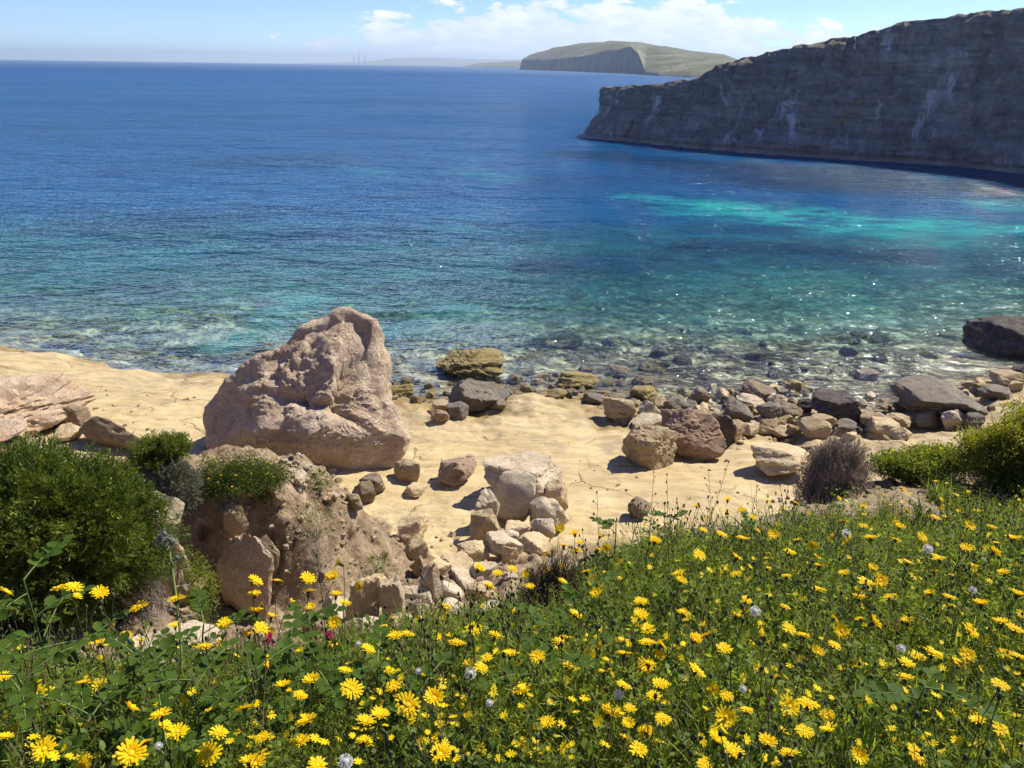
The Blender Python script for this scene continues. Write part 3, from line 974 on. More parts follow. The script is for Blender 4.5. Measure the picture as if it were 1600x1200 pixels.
for px, hh, r_, lab in ((553.5, 118, 7, 'left of the three faint power station chimneys on the horizon'), (561.5, 150, 8, 'tallest, middle one of the three faint power station chimneys'), (571, 112, 7, 'right of the three faint power station chimneys on the horizon')):
    p = at_y(px, 100, 11700)
    t = link('power_station_chimney', None, loc=(p[0], p[1], 0), label=lab, cat='chimney', group='power station chimneys')
    link('shaft', new_mesh('shaft', *lathe([(r_ * 1.6, -3), (r_ * 1.25, hh * 0.3), (r_, hh * 0.7), (r_ * 0.9, hh * 0.92)]), M_CONC), t)
    link('top_band', new_mesh('top_band', *lathe([(r_ * 0.93, hh * 0.9), (r_ * 0.93, hh), (r_ * 0.6, hh), (r_ * 0.6, hh * 0.97)]), M_RED), t)


# boats
k = Mat('boat white')
M_WHITE = k.finish(k.node('ShaderNodeMixShader', {0: 0.35, 1: k.principled((0.85, 0.85, 0.85), 0.35, None, 0.5), 2: k.node('ShaderNodeBsdfTranslucent', {'Color': (0.85, 0.85, 0.85)}).outputs[0]}).outputs[0])
k = Mat('wake foam')
M_FOAM = k.finish(k.principled((0.75, 0.8, 0.82), 0.7))


def hull_mesh(L, W, Hh):
    st = np.linspace(0, 1, 14)
    V, Fs = [], []
    for s in st:
        w = W / 2 * (1 - max(0, (s - 0.35) / 0.65) ** 2.2) + 0.02
        sheer = Hh * (1 + 0.35 * s ** 2)
        V += [(s * L - L / 2, -w, sheer), (s * L - L / 2, -w * 0.75, 0.25 * Hh), (s * L - L / 2, 0, -0.4 * Hh), (s * L - L / 2, w * 0.75, 0.25 * Hh), (s * L - L / 2, w, sheer)]
    for i in range(13):
        a, b = i * 5, i * 5 + 5
        for j in range(4):
            Fs.append([a + j, b + j, b + j + 1, a + j + 1])
        Fs.append([a + 4, b + 4, b, a])
    Fs.append([0, 1, 2, 3, 4])
    Fs.append([69, 68, 67, 66, 65])
    return new_mesh('hull', V, Fs, M_WHITE, smooth=False)


def box_mesh(name, x0, x1, y0, y1, z0, z1, mat, taper=0.0):
    t = taper
    V = [(x0, y0, z0), (x1, y0, z0), (x1, y1, z0), (x0, y1, z0), (x0 + t, y0 + t * .4, z1), (x1 - t, y0 + t * .4, z1), (x1 - t, y1 - t * .4, z1), (x0 + t, y1 - t * .4, z1)]
    return new_mesh(name, V, [[0, 3, 2, 1], [4, 5, 6, 7], [0, 1, 5, 4], [1, 2, 6, 5], [2, 3, 7, 6], [3, 0, 4, 7]], mat, smooth=False)


p = at_z(243, 98.7, 0)
b = link('motor_boat', None, loc=p, rot=(0, 0, math.pi), label='small white motor boat far out near the horizon', cat='boat')
link('hull', hull_mesh(26, 7, 3.4), b)
link('cabin', box_mesh('cabin', -6, 4, -2, 2, 2.0, 6.2, M_WHITE, 1.2), b)
link('mast', box_mesh('mast', -1.2, -0.6, -.2, .2, 6, 10, M_WHITE), b)
wk = np.array([(6, -2.5, .05), (6, 2.5, .05), (60, 9, .05), (60, -9, .05), (6, -1.2, .6), (6, 1.2, .6), (50, 1.5, .25), (50, -1.5, .25)], float)
wk[:, 0] *= -1
link('boat_wake', new_mesh('boat_wake', wk, [[0, 3, 7, 4], [4, 7, 6, 5], [5, 6, 2, 1], [0, 4, 5, 1], [3, 2, 6, 7]], M_FOAM), loc=(p[0], p[1], 0), rot=(0, 0, math.pi), label='white foam wake behind the motor boat', kind='stuff')
p = at_z(760, 107.2, 0)
b = link('sailing_boat', None, loc=p, rot=(0, 0, 0.4), label='tiny white sailing boat off the low coast', cat='boat')
link('hull', hull_mesh(11, 3.4, 1.3), b)
link('mast', new_mesh('mast', *lathe([(0.12, 1), (0.08, 15)], 6), M_WHITE), b)
link('mainsail', new_mesh('mainsail', [(0, 0, 2.2), (-5, 0.5, 2.4), (0, 0, 14.5), (-2.4, .8, 6), (0, .06, 2.2), (-5, 0.56, 2.4), (0, .06, 14.5), (-2.4, .86, 6)], [[0, 1, 3], [0, 3, 2], [5, 4, 7], [7, 4, 6]], M_WHITE), b)
link('jib', new_mesh('jib', [(0.3, 0, 12), (5, 0, 2), (0.6, .7, 2.3), (0.3, .05, 12), (5, .05, 2), (.6, .75, 2.3)], [[0, 1, 2], [5, 4, 3]], M_WHITE), b)

# houses on the low coast and far coast: small pale blocks
for i, (px, y_, w_, h_, lab) in enumerate(((672, 12500, 110, 46, 'long pale building block on the far horizon coast'), (684, 12450, 60, 60, 'taller pale block on the far horizon coast'), (696, 12500, 90, 40, 'pale block rightmost on the far horizon coast'))):
    p = at_y(px, 98, y_)
    t = link('pale_building', None, loc=(p[0], p[1], 40), label=lab, cat='building', group='far buildings')
    link('wall', box_mesh('wall', -w_ / 2, w_ / 2, -15, 15, 0, h_ * .6, M_CONC), t)
    link('roof', box_mesh('roof', -w_ * .3, w_ * .35, -12, 12, h_ * .6, h_, M_CONC), t)

# ------------------------------------------------------------------ sea air
k = Mat('sea air')
vol = k.node('ShaderNodeVolumePrincipled', {'Color': (0.68, 0.84, 1.0), 'Density': 1.15e-4, 'Anisotropy': 0.35})
k.l.new(vol.outputs[0], k.out.inputs['Volume'])
M_HAZE = k.m
me = box_mesh('haze', -16000, 16000, -60, 16000, -12, 175, M_HAZE)
link('haze', me, kind='stuff', label='thin bluish sea haze')
# ------------------------------------------------------------------ the big boulder
M_BOULDER = rock_material('pink limestone', (0.74, 0.62, 0.47), (0.56, 0.43, 0.30), (0.28, 0.19, 0.12), 0.8, (0.54, 0.35, 0.19), 0.5, 1.0, rand=False)
zx = lambda X, Y: (X * .4375, 450 + Y * .4375)
out = [(1245, 70), (1300, 88), (1345, 112), (1366, 150), (1362, 200), (1386, 260), (1381, 330), (1402, 400), (1440, 480), (1468, 540), (1456, 590), (1420, 640), (1345, 690), (1290, 694), (1235, 668), (1180, 650), (1100, 645), (1000, 640), (900, 630), (800, 610), (745, 585), (728, 540), (735, 510),
       (722, 470), (730, 425), (770, 370), (812, 330), (850, 295), (880, 265), (940, 235), (1000, 205), (1040, 165), (1090, 125), (1160, 105), (1190, 80)]
out = np.array([zx(*p) for p in out])
c0 = np.array([500.0, 640.0])
foot = hit(580, 752)
S0 = float((foot - CAM) @ fwd) + 1.1          # depth of the boulder's middle
C0 = CAM + ray(*c0) * (S0 / float(ray(*c0) @ fwd))
ang = np.arctan2(-(out[:, 1] - c0[1]), out[:, 0] - c0[0])
rad = np.hypot(*(out - c0).T) / F * S0
o_ = np.argsort(ang)
ang, rad = ang[o_], rad[o_]
ang = np.concatenate([ang - 2 * math.pi, ang, ang + 2 * math.pi])
rad = np.tile(rad, 3)
V, Fc = ico(7)
vdir = np.array([0.0, 0.0, 1.0])
th = np.arctan2(V[:, 1], V[:, 0])
R = np.interp(th, ang, rad)
# depth profile: front/back bulge with flattened facets
s = np.sqrt(np.clip(1 - V[:, 2] ** 2, 0, 1))
s = s ** 0.72
L = np.stack([R * s * np.cos(th), R * s * np.sin(th), V[:, 2] * 2.1], 1)      # x right, y up the picture, z toward viewer
# facets: cut with planes (n . p <= d)
for n_, d_, soft in (((-0.12, 0.45, 0.88), 1.05, 1), ((0.62, 0.38, 0.68), 1.38, 1), ((-0.62, 0.30, 0.72), 1.55, 1), ((-0.25, -0.62, 0.74), 1.55, 1), ((0.40, -0.50, 0.76), 1.55, 1)):
    n_ = np.array(n_) / np.linalg.norm(n_)
    e = L @ n_ - d_
    L = L - n_ * (np.where(e > 0, e * 0.86, 0) * np.clip(np.abs(V[:, 2]) * 3.2, 0, 1))[:, None]
nrm = L / np.linalg.norm(L, axis=1)[:, None]
rim = 1 - np.clip(np.abs(V[:, 2]) * 1.6, 0, 1)           # keep the outline where it is
amt = 1 - 0.55 * rim
hi = sstep(-1.3, 0.5, L[:, 1] + 0.5 * fbm(L * 0.8 + 2, 3))      # rough above, water-worn below
d = 0.26 * fbm(L * 0.62 + 4, 3, 0.55) + 0.20 * (fbm(L * 1.0 + 14, 5, 0.56, ridged=True) - 0.4) * (0.35 + 0.65 * hi) + 0.13 * fbm(L * [2.6, 3.6, 2.6] + 24, 5, 0.66) * (0.35 + 0.65 * hi) + 0.05 * (fbm(L * 9 + 34, 4, 0.65, ridged=True) - 0.4)
d += 0.30 * (worley(L * [0.95, 1.2, 0.95] + 0.25 * np.stack([fbm(L * 2 + i, 3) for i in (1, 5, 9)], 1) + 6, 5) - 0.5) * (0.4 + 0.6 * hi)
w = worley(L * [1.5, 1.9, 1.5] + 3, 3)
d -= 0.22 * np.clip(0.48 - w, 0, 1) * sstep(-1.2, 0.6, L[:, 1])
w = worley(L * [3.6, 4.4, 3.6] + 8, 4)
d -= 0.13 * np.clip(0.42 - w, 0, 1) * sstep(-1.0, 0.4, L[:, 1])
# a deep gash running down the upper middle and a crease under it
gx_ = L[:, 0] - (0.85 + 0.25 * fbm(L * [0, 1.2, 0] + 5, 3) + 0.08 * L[:, 1])
d -= 0.42 * np.exp(-(gx_ / 0.22) ** 2) * sstep(-0.7, 0.2, L[:, 1]) * sstep(1.9, 1.2, L[:, 1])
cr = L[:, 1] - (0.15 + 0.30 * L[:, 0] * -1 + 0.35 * fbm(L * [1.0, 0, 0] + 9, 4))
d -= 0.24 * np.exp(-(cr / 0.15) ** 2) * sstep(-1.6, -0.8, L[:, 0]) * sstep(1.9, 1.0, L[:, 0])
d -= 0.10
L = L + nrm * (d * amt)[:, None]
W_ = L[:, :1] * right + L[:, 1:2] * up + L[:, 2:3] * -fwd
base = np.array([C0[0], C0[1] + 0.2, ground(C0[0], C0[1] + 0.2)])
me = new_mesh('big_boulder', W_ + C0 - base, Fc, M_BOULDER)
me.set_sharp_from_angle(angle=math.radians(38))
link('big_boulder', me, loc=base, label='huge pinkish limestone boulder standing on the pale rock shelf', cat='boulder')
# ------------------------------------------------------------------ rocks
RM = {
    'pale': rock_material('pale limestone', (0.70, 0.62, 0.47), (0.55, 0.455, 0.315), (0.35, 0.27, 0.175), 1.6, (0.50, 0.38, 0.22), 0.4, 0.8),
    'cream': rock_material('cream limestone', (0.70, 0.59, 0.39), (0.58, 0.45, 0.265), (0.40, 0.285, 0.15), 1.6, (0.55, 0.37, 0.17), 0.4, 0.7),
    'pink': rock_material('pinkish limestone', (0.67, 0.555, 0.42), (0.52, 0.39, 0.265), (0.30, 0.20, 0.125), 1.3, (0.55, 0.31, 0.14), 0.5, 0.9),
    'tan': rock_material('tan limestone', (0.54, 0.435, 0.275), (0.41, 0.31, 0.175), (0.24, 0.17, 0.09), 1.6, (0.33, 0.23, 0.11), 0.4, 0.8),
    'rust': rock_material('rusty limestone', (0.50, 0.38, 0.26), (0.33, 0.22, 0.14), (0.16, 0.10, 0.06), 1.5, (0.28, 0.14, 0.075), 0.5, 1.0),
    'brown': rock_material('brown rock', (0.38, 0.30, 0.20), (0.23, 0.17, 0.11), (0.11, 0.08, 0.055), 1.6, (0.28, 0.20, 0.11), 0.4, 0.9),
    'grey': rock_material('grey wet rock', (0.32, 0.28, 0.215), (0.18, 0.155, 0.12), (0.075, 0.065, 0.05), 1.5, (0.22, 0.165, 0.09), 0.4, 0.9),
    'dark': rock_material('dark wet rock', (0.14, 0.12, 0.10), (0.075, 0.065, 0.058), (0.030, 0.027, 0.025), 1.2, (0.15, 0.11, 0.07), 0.4, 0.9),
    'moss': rock_material('algae covered rock', (0.46, 0.37, 0.16), (0.29, 0.22, 0.08), (0.10, 0.08, 0.04), 1.6, (0.22, 0.18, 0.05), 0.5, 1.0),
}
SHORE = bpy.data.objects['shore_terrain']


def rock_fit(x0, y0, x1, y1, dr=0.85, sink=0.42):
    """where a rock that shows between these picture positions stands, and its size"""
    cx, cyy = (x0 + x1) / 2, (y0 + y1) / 2
    d = ray(cx, cyy)
    t = np.arange(1.0, 60, 0.03)
    P = CAM + d * t[:, None]
    s = t * float(d @ fwd)
    w = (x1 - x0) / F * s
    vis = (y1 - y0) / F * s
    sd = -d[2]
    cd = math.sqrt(1 - sd * sd)
    dp = w * dr
    h = np.sqrt(np.maximum(vis ** 2 - (dp * sd) ** 2, (0.42 * w) ** 2)) / cd
    k_ = int(np.argmax(P[:, 2] - sink * h < height(P[:, 0], P[:, 1])))
    return P[k_], w[k_], dp[k_], h[k_]


def rock(x0, y0, x1, y1, mat, label, name='rock', seed=None, ang=0.8, rough=0.10, pits=0.0, n=4, planes=14, dr=0.85, sink=0.42, group=None, cat='rock', yaw=0.0, lift=0.0, grow=1.06):
    P, w, dp, h = rock_fit(x0, y0, x1, y1, dr, sink)
    seed = seed if seed is not None else int(x0 * 7 + y0 * 13)
    V, Fc = rock_shape(seed, n, planes, ang, rough, pits)
    V = V * np.array([w, dp, h]) * 0.5 * grow
    if yaw:
        c_, s_ = math.cos(yaw), math.sin(yaw)
        V = np.stack([V[:, 0] * c_ - V[:, 1] * s_, V[:, 0] * s_ + V[:, 1] * c_, V[:, 2]], 1)
    V[:, 2] += h * sink
    me = new_mesh(name, V, Fc, RM[mat])
    me.set_sharp_from_angle(angle=math.radians(24))
    return link(name, me, loc=(P[0], P[1], P[2] - h * sink + lift), label=label, cat=cat, group=group)


R_ = rock
# left of the big boulder
R_(-130, 588, 106, 680, 'pink', 'pale pinkish block on the shelf above the green bush, cut by the frame', 'boulder', pits=0.12, planes=10, ang=0.9, n=5, cat='boulder', seed=21)
R_(-45, 660, 36, 700, 'pink', 'small pinkish rock tucked under the pale block at far left', seed=5, pits=0.1)
R_(92, 628, 136, 668, 'brown', 'dark brown angular rock leaning beside the pale block', seed=31, ang=0.9)
R_(112, 650, 232, 700, 'brown', 'long low brown ledge running from the pale block down the shelf', 'rock_ledge', seed=8, dr=0.35, yaw=-0.35, planes=9)
R_(84, 664, 122, 692, 'cream', 'small cream stone between bush and brown ledge', seed=9)
# around the big boulder
R_(616, 717, 657, 751, 'tan', 'round tan stone at the right foot of the big boulder', seed=10, ang=0.6)
R_(631, 752, 666, 776, 'cream', 'flat cream stone lying alone below the big boulder', seed=11, dr=1.0)
R_(686, 715, 741, 757, 'rust', 'rusty brown stone on the open shelf with a small pale one behind', seed=14, ang=0.85)
R_(716, 709, 745, 733, 'pink', 'small pale pink stone behind the rusty stone on the shelf', seed=16)
R_(560, 742, 600, 772, 'brown', 'brown stone in the shadow under the big boulder', seed=17)
R_(622, 805, 666, 844, 'cream', 'cream block at the foot of the earth mound', seed=18, planes=9, ang=0.95)
R_(624, 834, 646, 856, 'rust', 'small reddish stone wedged below the cream block at the mound', seed=19)
R_(628, 838, 668, 880, 'tan', 'tan rough rock below the cream block at the mound foot', seed=20)
# white pile in the middle of the shelf
g = 'rocks of the pale pile on the shelf'
R_(755, 711, 884, 790, 'pale', 'largest grey-topped pale rock at the back of the pile', 'boulder', seed=41, planes=11, ang=0.9, n=5, pits=0.08, group=g)
R_(764, 750, 835, 818, 'pale', 'sharp-edged pale block leaning on the front of the pile', seed=42, planes=8, ang=1.0, rough=0.05, group=g, dr=0.7, lift=0.12)
R_(738, 770, 780, 830, 'pale', 'upright pale rock at the left side of the pile', seed=43, group=g)
R_(734, 796, 782, 850, 'tan', 'tan shaded rock at the lower left of the pile', seed=44, group=g)
R_(826, 776, 890, 836, 'pale', 'broad pale rock at the right side of the pile', seed=45, planes=10, group=g)
R_(848, 752, 887, 800, 'cream', 'cream rock under the right end of the largest pile rock', seed=46, group=g)
R_(824, 808, 868, 846, 'pale', 'rounded pale rock low in the pile beside the broad one', seed=47, ang=0.7, group=g)
R_(788, 814, 830, 846, 'cream', 'cream stone in the middle foot of the pile', seed=48, group=g)
R_(770, 822, 812, 852, 'pale', 'small pale stone under the sharp-edged block', seed=49, group=g)
R_(806, 832, 858, 868, 'cream', 'flat cream slab at the front right of the pile', seed=50, dr=1.0, group=g)
R_(758, 832, 818, 880, 'pale', 'pale split rock in front of the pile with a shaded left face', seed=51, planes=9, ang=1.0, rough=0.06, group=g)
R_(784, 850, 810, 884, 'cream', 'small pointed cream stone in front of the split rock', seed=52, planes=8, ang=1.0, group=g)
R_(715, 844, 764, 884, 'cream', 'rounded cream rock left of the split rock', seed=53, ang=0.7, group=g)
# rubble in the gully
g = 'rubble in the gully below the meadow'
for i, (a, b, c_, d_, mt, lab) in enumerate((
        (541, 898, 602, 974, 'cream', 'tall rounded cream rock at the left end of the gully rubble'),
        (594, 906, 632, 972, 'pale', 'upright pale slab beside the tall rounded cream rock'),
        (622, 912, 678, 956, 'pale', 'white angular rock in the gully right of the upright slab'),
        (655, 885, 690, 950, 'pink', 'pinkish upright rock in the gully behind the white one'),
        (640, 945, 684, 985, 'pink', 'pink wedge at the bottom of the gully rubble'),
        (660, 870, 705, 905, 'cream', 'cream rock at the head of the gully'),
        (690, 868, 742, 898, 'cream', 'flat cream rock at the top of the gully'),
        (700, 890, 745, 925, 'pale', 'pale pointed rock in the middle of the gully'),
        (680, 905, 722, 940, 'pale', 'pale broken rock beside the pinkish upright one'),
        (725, 905, 770, 940, 'cream', 'cream rock near the dry twigs in the gully'),
        (735, 880, 775, 912, 'pale', 'pale stone above the dry twigs'),
        (690, 935, 735, 975, 'pale', 'pale rock at the right bottom of the gully'),
        (735, 940, 790, 985, 'pale', 'pale rock half behind flowers at the bottom of the gully'),
        (600, 962, 650, 1000, 'cream', 'cream stone among flowers below the upright slab'),
        (500, 935, 548, 985, 'pale', 'pale rock left of the tall cream rock among flowers'),
        (465, 955, 512, 1000, 'cream', 'cream stone in flowers under the mound'),
        (548, 965, 600, 1010, 'pale', 'white slab in flowers under the tall cream rock'),
        (640, 870, 668, 905, 'tan', 'tan stone at the lower right corner of the mound'))):
    R_(a, b, c_, d_, mt, lab, seed=60 + i, planes=9, ang=0.95, rough=0.07, group=g)
# mound rocks
R_(334, 836, 434, 972, 'pink', 'tall pinkish slab standing in the face of the earth mound', 'boulder', seed=97, planes=13, ang=0.62, n=5, pits=0.06, dr=0.6, yaw=-0.2)
R_(350, 788, 388, 838, 'tan', 'tan rock stuck in the mound above the pinkish slab', seed=82)
R_(238, 772, 286, 855, 'pale', 'white rock showing between bush and mound', seed=83, planes=9, ang=0.9)
R_(255, 850, 300, 950, 'pink', 'pink-brown rock below the white rock beside the grey twigs', seed=84)
R_(402, 840, 440, 905, 'brown', 'brown lump of rock behind the pinkish slab', seed=85)
R_(415, 755, 448, 790, 'tan', 'tan stone in the upper face of the mound', seed=86)
R_(452, 738, 478, 762, 'pale', 'pale stone on the crest among the pebbles', seed=87)
R_(555, 752, 585, 790, 'brown', 'brown stone on the right shoulder of the mound', seed=88)
R_(540, 770, 566, 800, 'tan', 'tan stone just under the right shoulder of the mound', seed=89)
R_(150, 990, 240, 1075, 'pale', 'pale rock behind leaves at lower left', seed=90, planes=10)
R_(225, 975, 330, 1045, 'pale', 'broad pale rock behind flowers near the thistle stem', seed=91, planes=10)
R_(60, 1010, 140, 1080, 'pale', 'pale rock low on the slope behind the large leaves', seed=92, planes=10)
# middle right of the shelf
R_(976, 660, 1057, 733, 'tan', 'tan pitted boulder in front of the reddish one on the shelf', 'boulder', seed=101, n=5, pits=0.10, ang=0.8, cat='boulder')
R_(1030, 638, 1125, 718, 'rust', 'reddish pitted boulder between the tan and the dark one', 'boulder', seed=102, n=5, pits=0.14, ang=0.75, cat='boulder')
R_(1086, 640, 1143, 700, 'dark', 'dark grey boulder behind the reddish one', 'boulder', seed=103, pits=0.08, ang=0.8, cat='boulder')
R_(1176, 693, 1264, 746, 'cream', 'long sandy boulder left of the dead bush', 'boulder', seed=104, n=5, ang=0.6, rough=0.06, cat='boulder')
R_(982, 776, 1018, 812, 'brown', 'brown rock behind the flower buds at the meadow edge', seed=105)
R_(1254, 690, 1300, 716, 'tan', 'tan rock just behind the dead bush', seed=106)
# along the water
R_(682, 550, 786, 586, 'moss', 'yellow-brown pitted rock standing in the water', 'boulder', seed=111, n=5, pits=0.2, rough=0.16, cat='boulder', sink=0.3)
R_(700, 590, 794, 642, 'grey', 'wedge-shaped grey rock at the water edge left of the shelf bulge', 'boulder', seed=112, n=5, planes=9, ang=0.95, cat='boulder', pits=0.08)
R_(606, 600, 646, 618, 'moss', 'flat ochre rock awash beside the big boulder', seed=113)
R_(873, 582, 934, 607, 'moss', 'mossy flat rock in the shallows beyond the shelf bulge', seed=114, pits=0.15)
R_(985, 602, 1028, 627, 'moss', 'ochre-topped rock in the shallows', seed=115, pits=0.1)
R_(852, 527, 912, 541, 'moss', 'yellow tip of a sunken rock out in the shallows', seed=116, sink=0.2)
R_(1155, 600, 1214, 625, 'brown', 'brown flat-topped rock at the water edge', seed=117, planes=9)
R_(1228, 593, 1257, 611, 'moss', 'small mossy rock awash in the glitter', seed=118)
R_(1074, 606, 1108, 634, 'brown', 'brown upright rock in the row of shore stones', seed=119)
R_(1264, 614, 1342, 664, 'dark', 'dark square block at the water edge above the dead bush', 'boulder', seed=120, n=5, planes=8, ang=0.95, cat='boulder')
R_(1408, 610, 1518, 648, 'grey', 'big flat-topped grey slab by the glittering water', 'boulder', seed=121, n=5, planes=9, ang=0.9, cat='boulder', dr=0.95)
R_(1522, 508, 1670, 562, 'dark', 'large dark rock in the water at the right edge', 'boulder', seed=122, n=5, planes=9, ang=0.85, cat='boulder', sink=0.35)
R_(1248, 652, 1294, 686, 'tan', 'rounded tan rock left above the dead bush', seed=123, ang=0.6)
R_(1268, 646, 1306, 674, 'tan', 'tan rock behind the rounded tan one', seed=124)
R_(1300, 658, 1340, 686, 'grey', 'grey rock right behind the dead bush', seed=125)
R_(1344, 642, 1390, 670, 'tan', 'long tan rock left below the flat-topped slab', seed=126)
R_(1376, 644, 1424, 674, 'tan', 'tan rock under the left corner of the flat-topped slab', seed=127)
R_(1358, 654, 1400, 684, 'cream', 'cream stone above the green plants', seed=128)
R_(1424, 640, 1462, 668, 'tan', 'tan stone under the middle of the flat-topped slab', seed=129)
R_(1466, 636, 1507, 672, 'pale', 'pointed pale rock under the right end of the flat-topped slab', seed=130, planes=8, ang=0.95)
R_(1392, 668, 1424, 690, 'cream', 'small cream stone nearest the green plants on the shore', seed=131)
R_(1504, 645, 1536, 668, 'grey', 'grey stone right of the pointed pale rock', seed=132)
R_(1552, 578, 1606, 606, 'tan', 'tan rock at the water edge by the right frame', seed=133)
R_(1530, 604, 1580, 626, 'grey', 'grey rock above the yellow-green bush', seed=134)
R_(1526, 598, 1556, 614, 'moss', 'mossy stone beside the flat-topped slab', seed=135)
R_(1580, 566, 1625, 586, 'dark', 'dark stone below the large dark rock at the right edge', seed=136)
R_(1134, 658, 1166, 690, 'tan', 'tan rock right of the dark grey boulder', seed=137)
R_(1158, 662, 1186, 684, 'cream', 'cream stone in the row right of the dark boulder', seed=138)
R_(1182, 654, 1212, 680, 'tan', 'tan stone third right of the dark boulder', seed=139)
R_(1204, 664, 1240, 684, 'tan', 'low tan stone left of the rounded tan rock', seed=140)
R_(1184, 628, 1222, 662, 'grey', 'pale grey pointed rock in the second row of shore stones', seed=141, planes=9)
R_(1130, 628, 1176, 664, 'grey', 'dark grey rock above the tan rock in the row', seed=142)
R_(1210, 626, 1252, 656, 'brown', 'brown rock left of the dark square block', seed=143)
R_(1246, 624, 1272, 646, 'dark', 'small dark rock against the dark square block', seed=144)
R_(1150, 616, 1196, 640, 'pale', 'pale grey rock behind the second row of stones', seed=145)
R_(942, 620, 990, 656, 'tan', 'tan rock at the water edge right of the shelf bulge', seed=146)
R_(954, 634, 992, 660, 'grey', 'grey rock in front of the tan one right of the shelf bulge', seed=147)
R_(997, 626, 1036, 658, 'pale', 'pale pointed rock above the tan pitted boulder', seed=148, planes=9)
R_(988, 646, 1044, 672, 'pale', 'flat pale rock just behind the tan pitted boulder', seed=149)
R_(1036, 620, 1078, 646, 'grey', 'grey rock above the reddish boulder', seed=150)
R_(672, 640, 702, 660, 'rust', 'reddish stone in the nook of the shelf edge', seed=151, group='stones in the nook of the shelf edge')
R_(698, 630, 732, 656, 'grey', 'grey stone in the nook of the shelf edge', seed=152, group='stones in the nook of the shelf edge')
R_(676, 626, 704, 644, 'tan', 'tan stone in the nook nearest the water', seed=153, group='stones in the nook of the shelf edge')
R_(766, 624, 790, 642, 'brown', 'brown stone at the right foot of the wedge-shaped rock', seed=154)
R_(855, 608, 886, 624, 'moss', 'mossy stone just beyond the tip of the shelf bulge', seed=155)
R_(912, 612, 944, 628, 'grey', 'flat grey stone awash right of the shelf bulge', seed=156)

# ---- smaller shore stones: a band along the water, each a stone of its own
TEMPL = []
for i in range(12):
    V, Fc = rock_shape(300 + i, 3, 10, 0.88, 0.12)
    TEMPL.append((V, Fc))
_tm = {}


def templ(i, mat):
    if (i, mat) not in _tm:
        _tm[(i, mat)] = new_mesh('stone', TEMPL[i][0] * 0.5, TEMPL[i][1], RM[mat])
        _tm[(i, mat)].set_sharp_from_angle(angle=math.radians(26))
    return _tm[(i, mat)]


def stone(px, py, size_px, mat, name, label=None, cat=None, group=None, parent=None, flat=0.65, sunk=0.3):
    p = hit(px, py)
    s = float((p - CAM) @ fwd) / F * size_px
    r_ = RNG
    sc = (s * r_.uniform(0.85, 1.15), s * r_.uniform(0.7, 1.0), s * flat * r_.uniform(0.8, 1.2))
    return link(name, templ(int(r_.integers(12)), mat), loc=(p[0], p[1], p[2] + sc[2] * (0.5 - sunk)), rot=(r_.uniform(-.3, .3), r_.uniform(-.3, .3), r_.uniform(0, 6.28)), scale=sc, label=label, cat=cat, group=group, parent=parent)


ORD = ('first', 'second', 'third', 'fourth', 'fifth', 'sixth', 'seventh', 'eighth', 'ninth', 'tenth', 'eleventh', 'twelfth')


def settle_labels(items):
    """labels that several share get an order from left to right"""
    by = {}
    for o, lab, px in items:
        by.setdefault(lab, []).append((px, o))
    for lab, v_ in by.items():
        v_.sort(key=lambda a: a[0])
        for i, (px, o) in enumerate(v_):
            o['label'] = lab if len(v_) == 1 else '%s, %s from left' % (lab, ORD[min(i, 11)])


MARKS = [(480, 600, 'the big boulder'), (735, 566, 'the yellow-brown pitted rock'), (748, 616, 'the wedge-shaped rock'), (830, 625, 'the shelf bulge'), (903, 594, 'the mossy flat rock'), (1006, 614, 'the ochre-topped rock'), (1016, 696, 'the tan pitted boulder'),
         (1078, 670, 'the reddish boulder'), (1115, 660, 'the dark grey boulder'), (1184, 612, 'the flat-topped brown rock'), (1303, 640, 'the dark square block'), (1272, 668, 'the rounded tan rock'), (1462, 622, 'the flat-topped slab'), (1487, 654, 'the pointed pale rock'), (1560, 530, 'the large dark rock'),
         (1220, 720, 'the sandy boulder'), (1242, 602, 'the small mossy rock'), (880, 534, 'the yellow rock tip'), (60, 545, 'the left shelf corner'), (180, 575, 'the scalloped shelf edge'), (300, 590, 'the shelf edge beside the big boulder')]
SW = {'pale': 'pale', 'cream': 'cream', 'pink': 'pinkish', 'tan': 'tan', 'rust': 'rusty', 'brown': 'brown', 'grey': 'grey', 'dark': 'dark', 'moss': 'mossy'}


def stone_label(px, py, sz, mat, state):
    mx, my, nm = min(MARKS, key=lambda m_: (m_[0] - px) ** 2 + (2 * (m_[1] - py)) ** 2)
    dx, dy = px - mx, 2 * (py - my)
    rel = ('right of' if dx > 0 else 'left of') if abs(dx) > abs(dy) else ('in front of' if dy > 0 else 'behind')
    return '%s %s %s stone %s %s' % ('large' if sz > 27 else ('middling' if sz > 16 else 'small'), state, SW[mat], rel, nm)


def pick(*names):
    return names[int(RNG.integers(len(names)))]


NAMED_STONES = []


def band(n, x0, x1, ylo, yhi, smin, smax, mats, label, group, name='shore_stone'):
    for _ in range(n):
        px = RNG.uniform(x0, x1)
        a, b = np.interp(px, *zip(*ylo)), np.interp(px, *zip(*yhi))
        py, sz, mt = RNG.uniform(a, b), smin + (smax - smin) * RNG.random() ** 1.8, pick(*mats)
        o = stone(px, py, sz, mt, name, label, 'stone', group, flat=0.45 if 'sunken' in label else 0.68, sunk=0.4 if 'sunken' in label else 0.3)
        NAMED_STONES.append((o, stone_label(px, py, sz, mt, 'sunken' if 'sunken' in label else ('wet' if 'wet' in label else 'dry')), px))


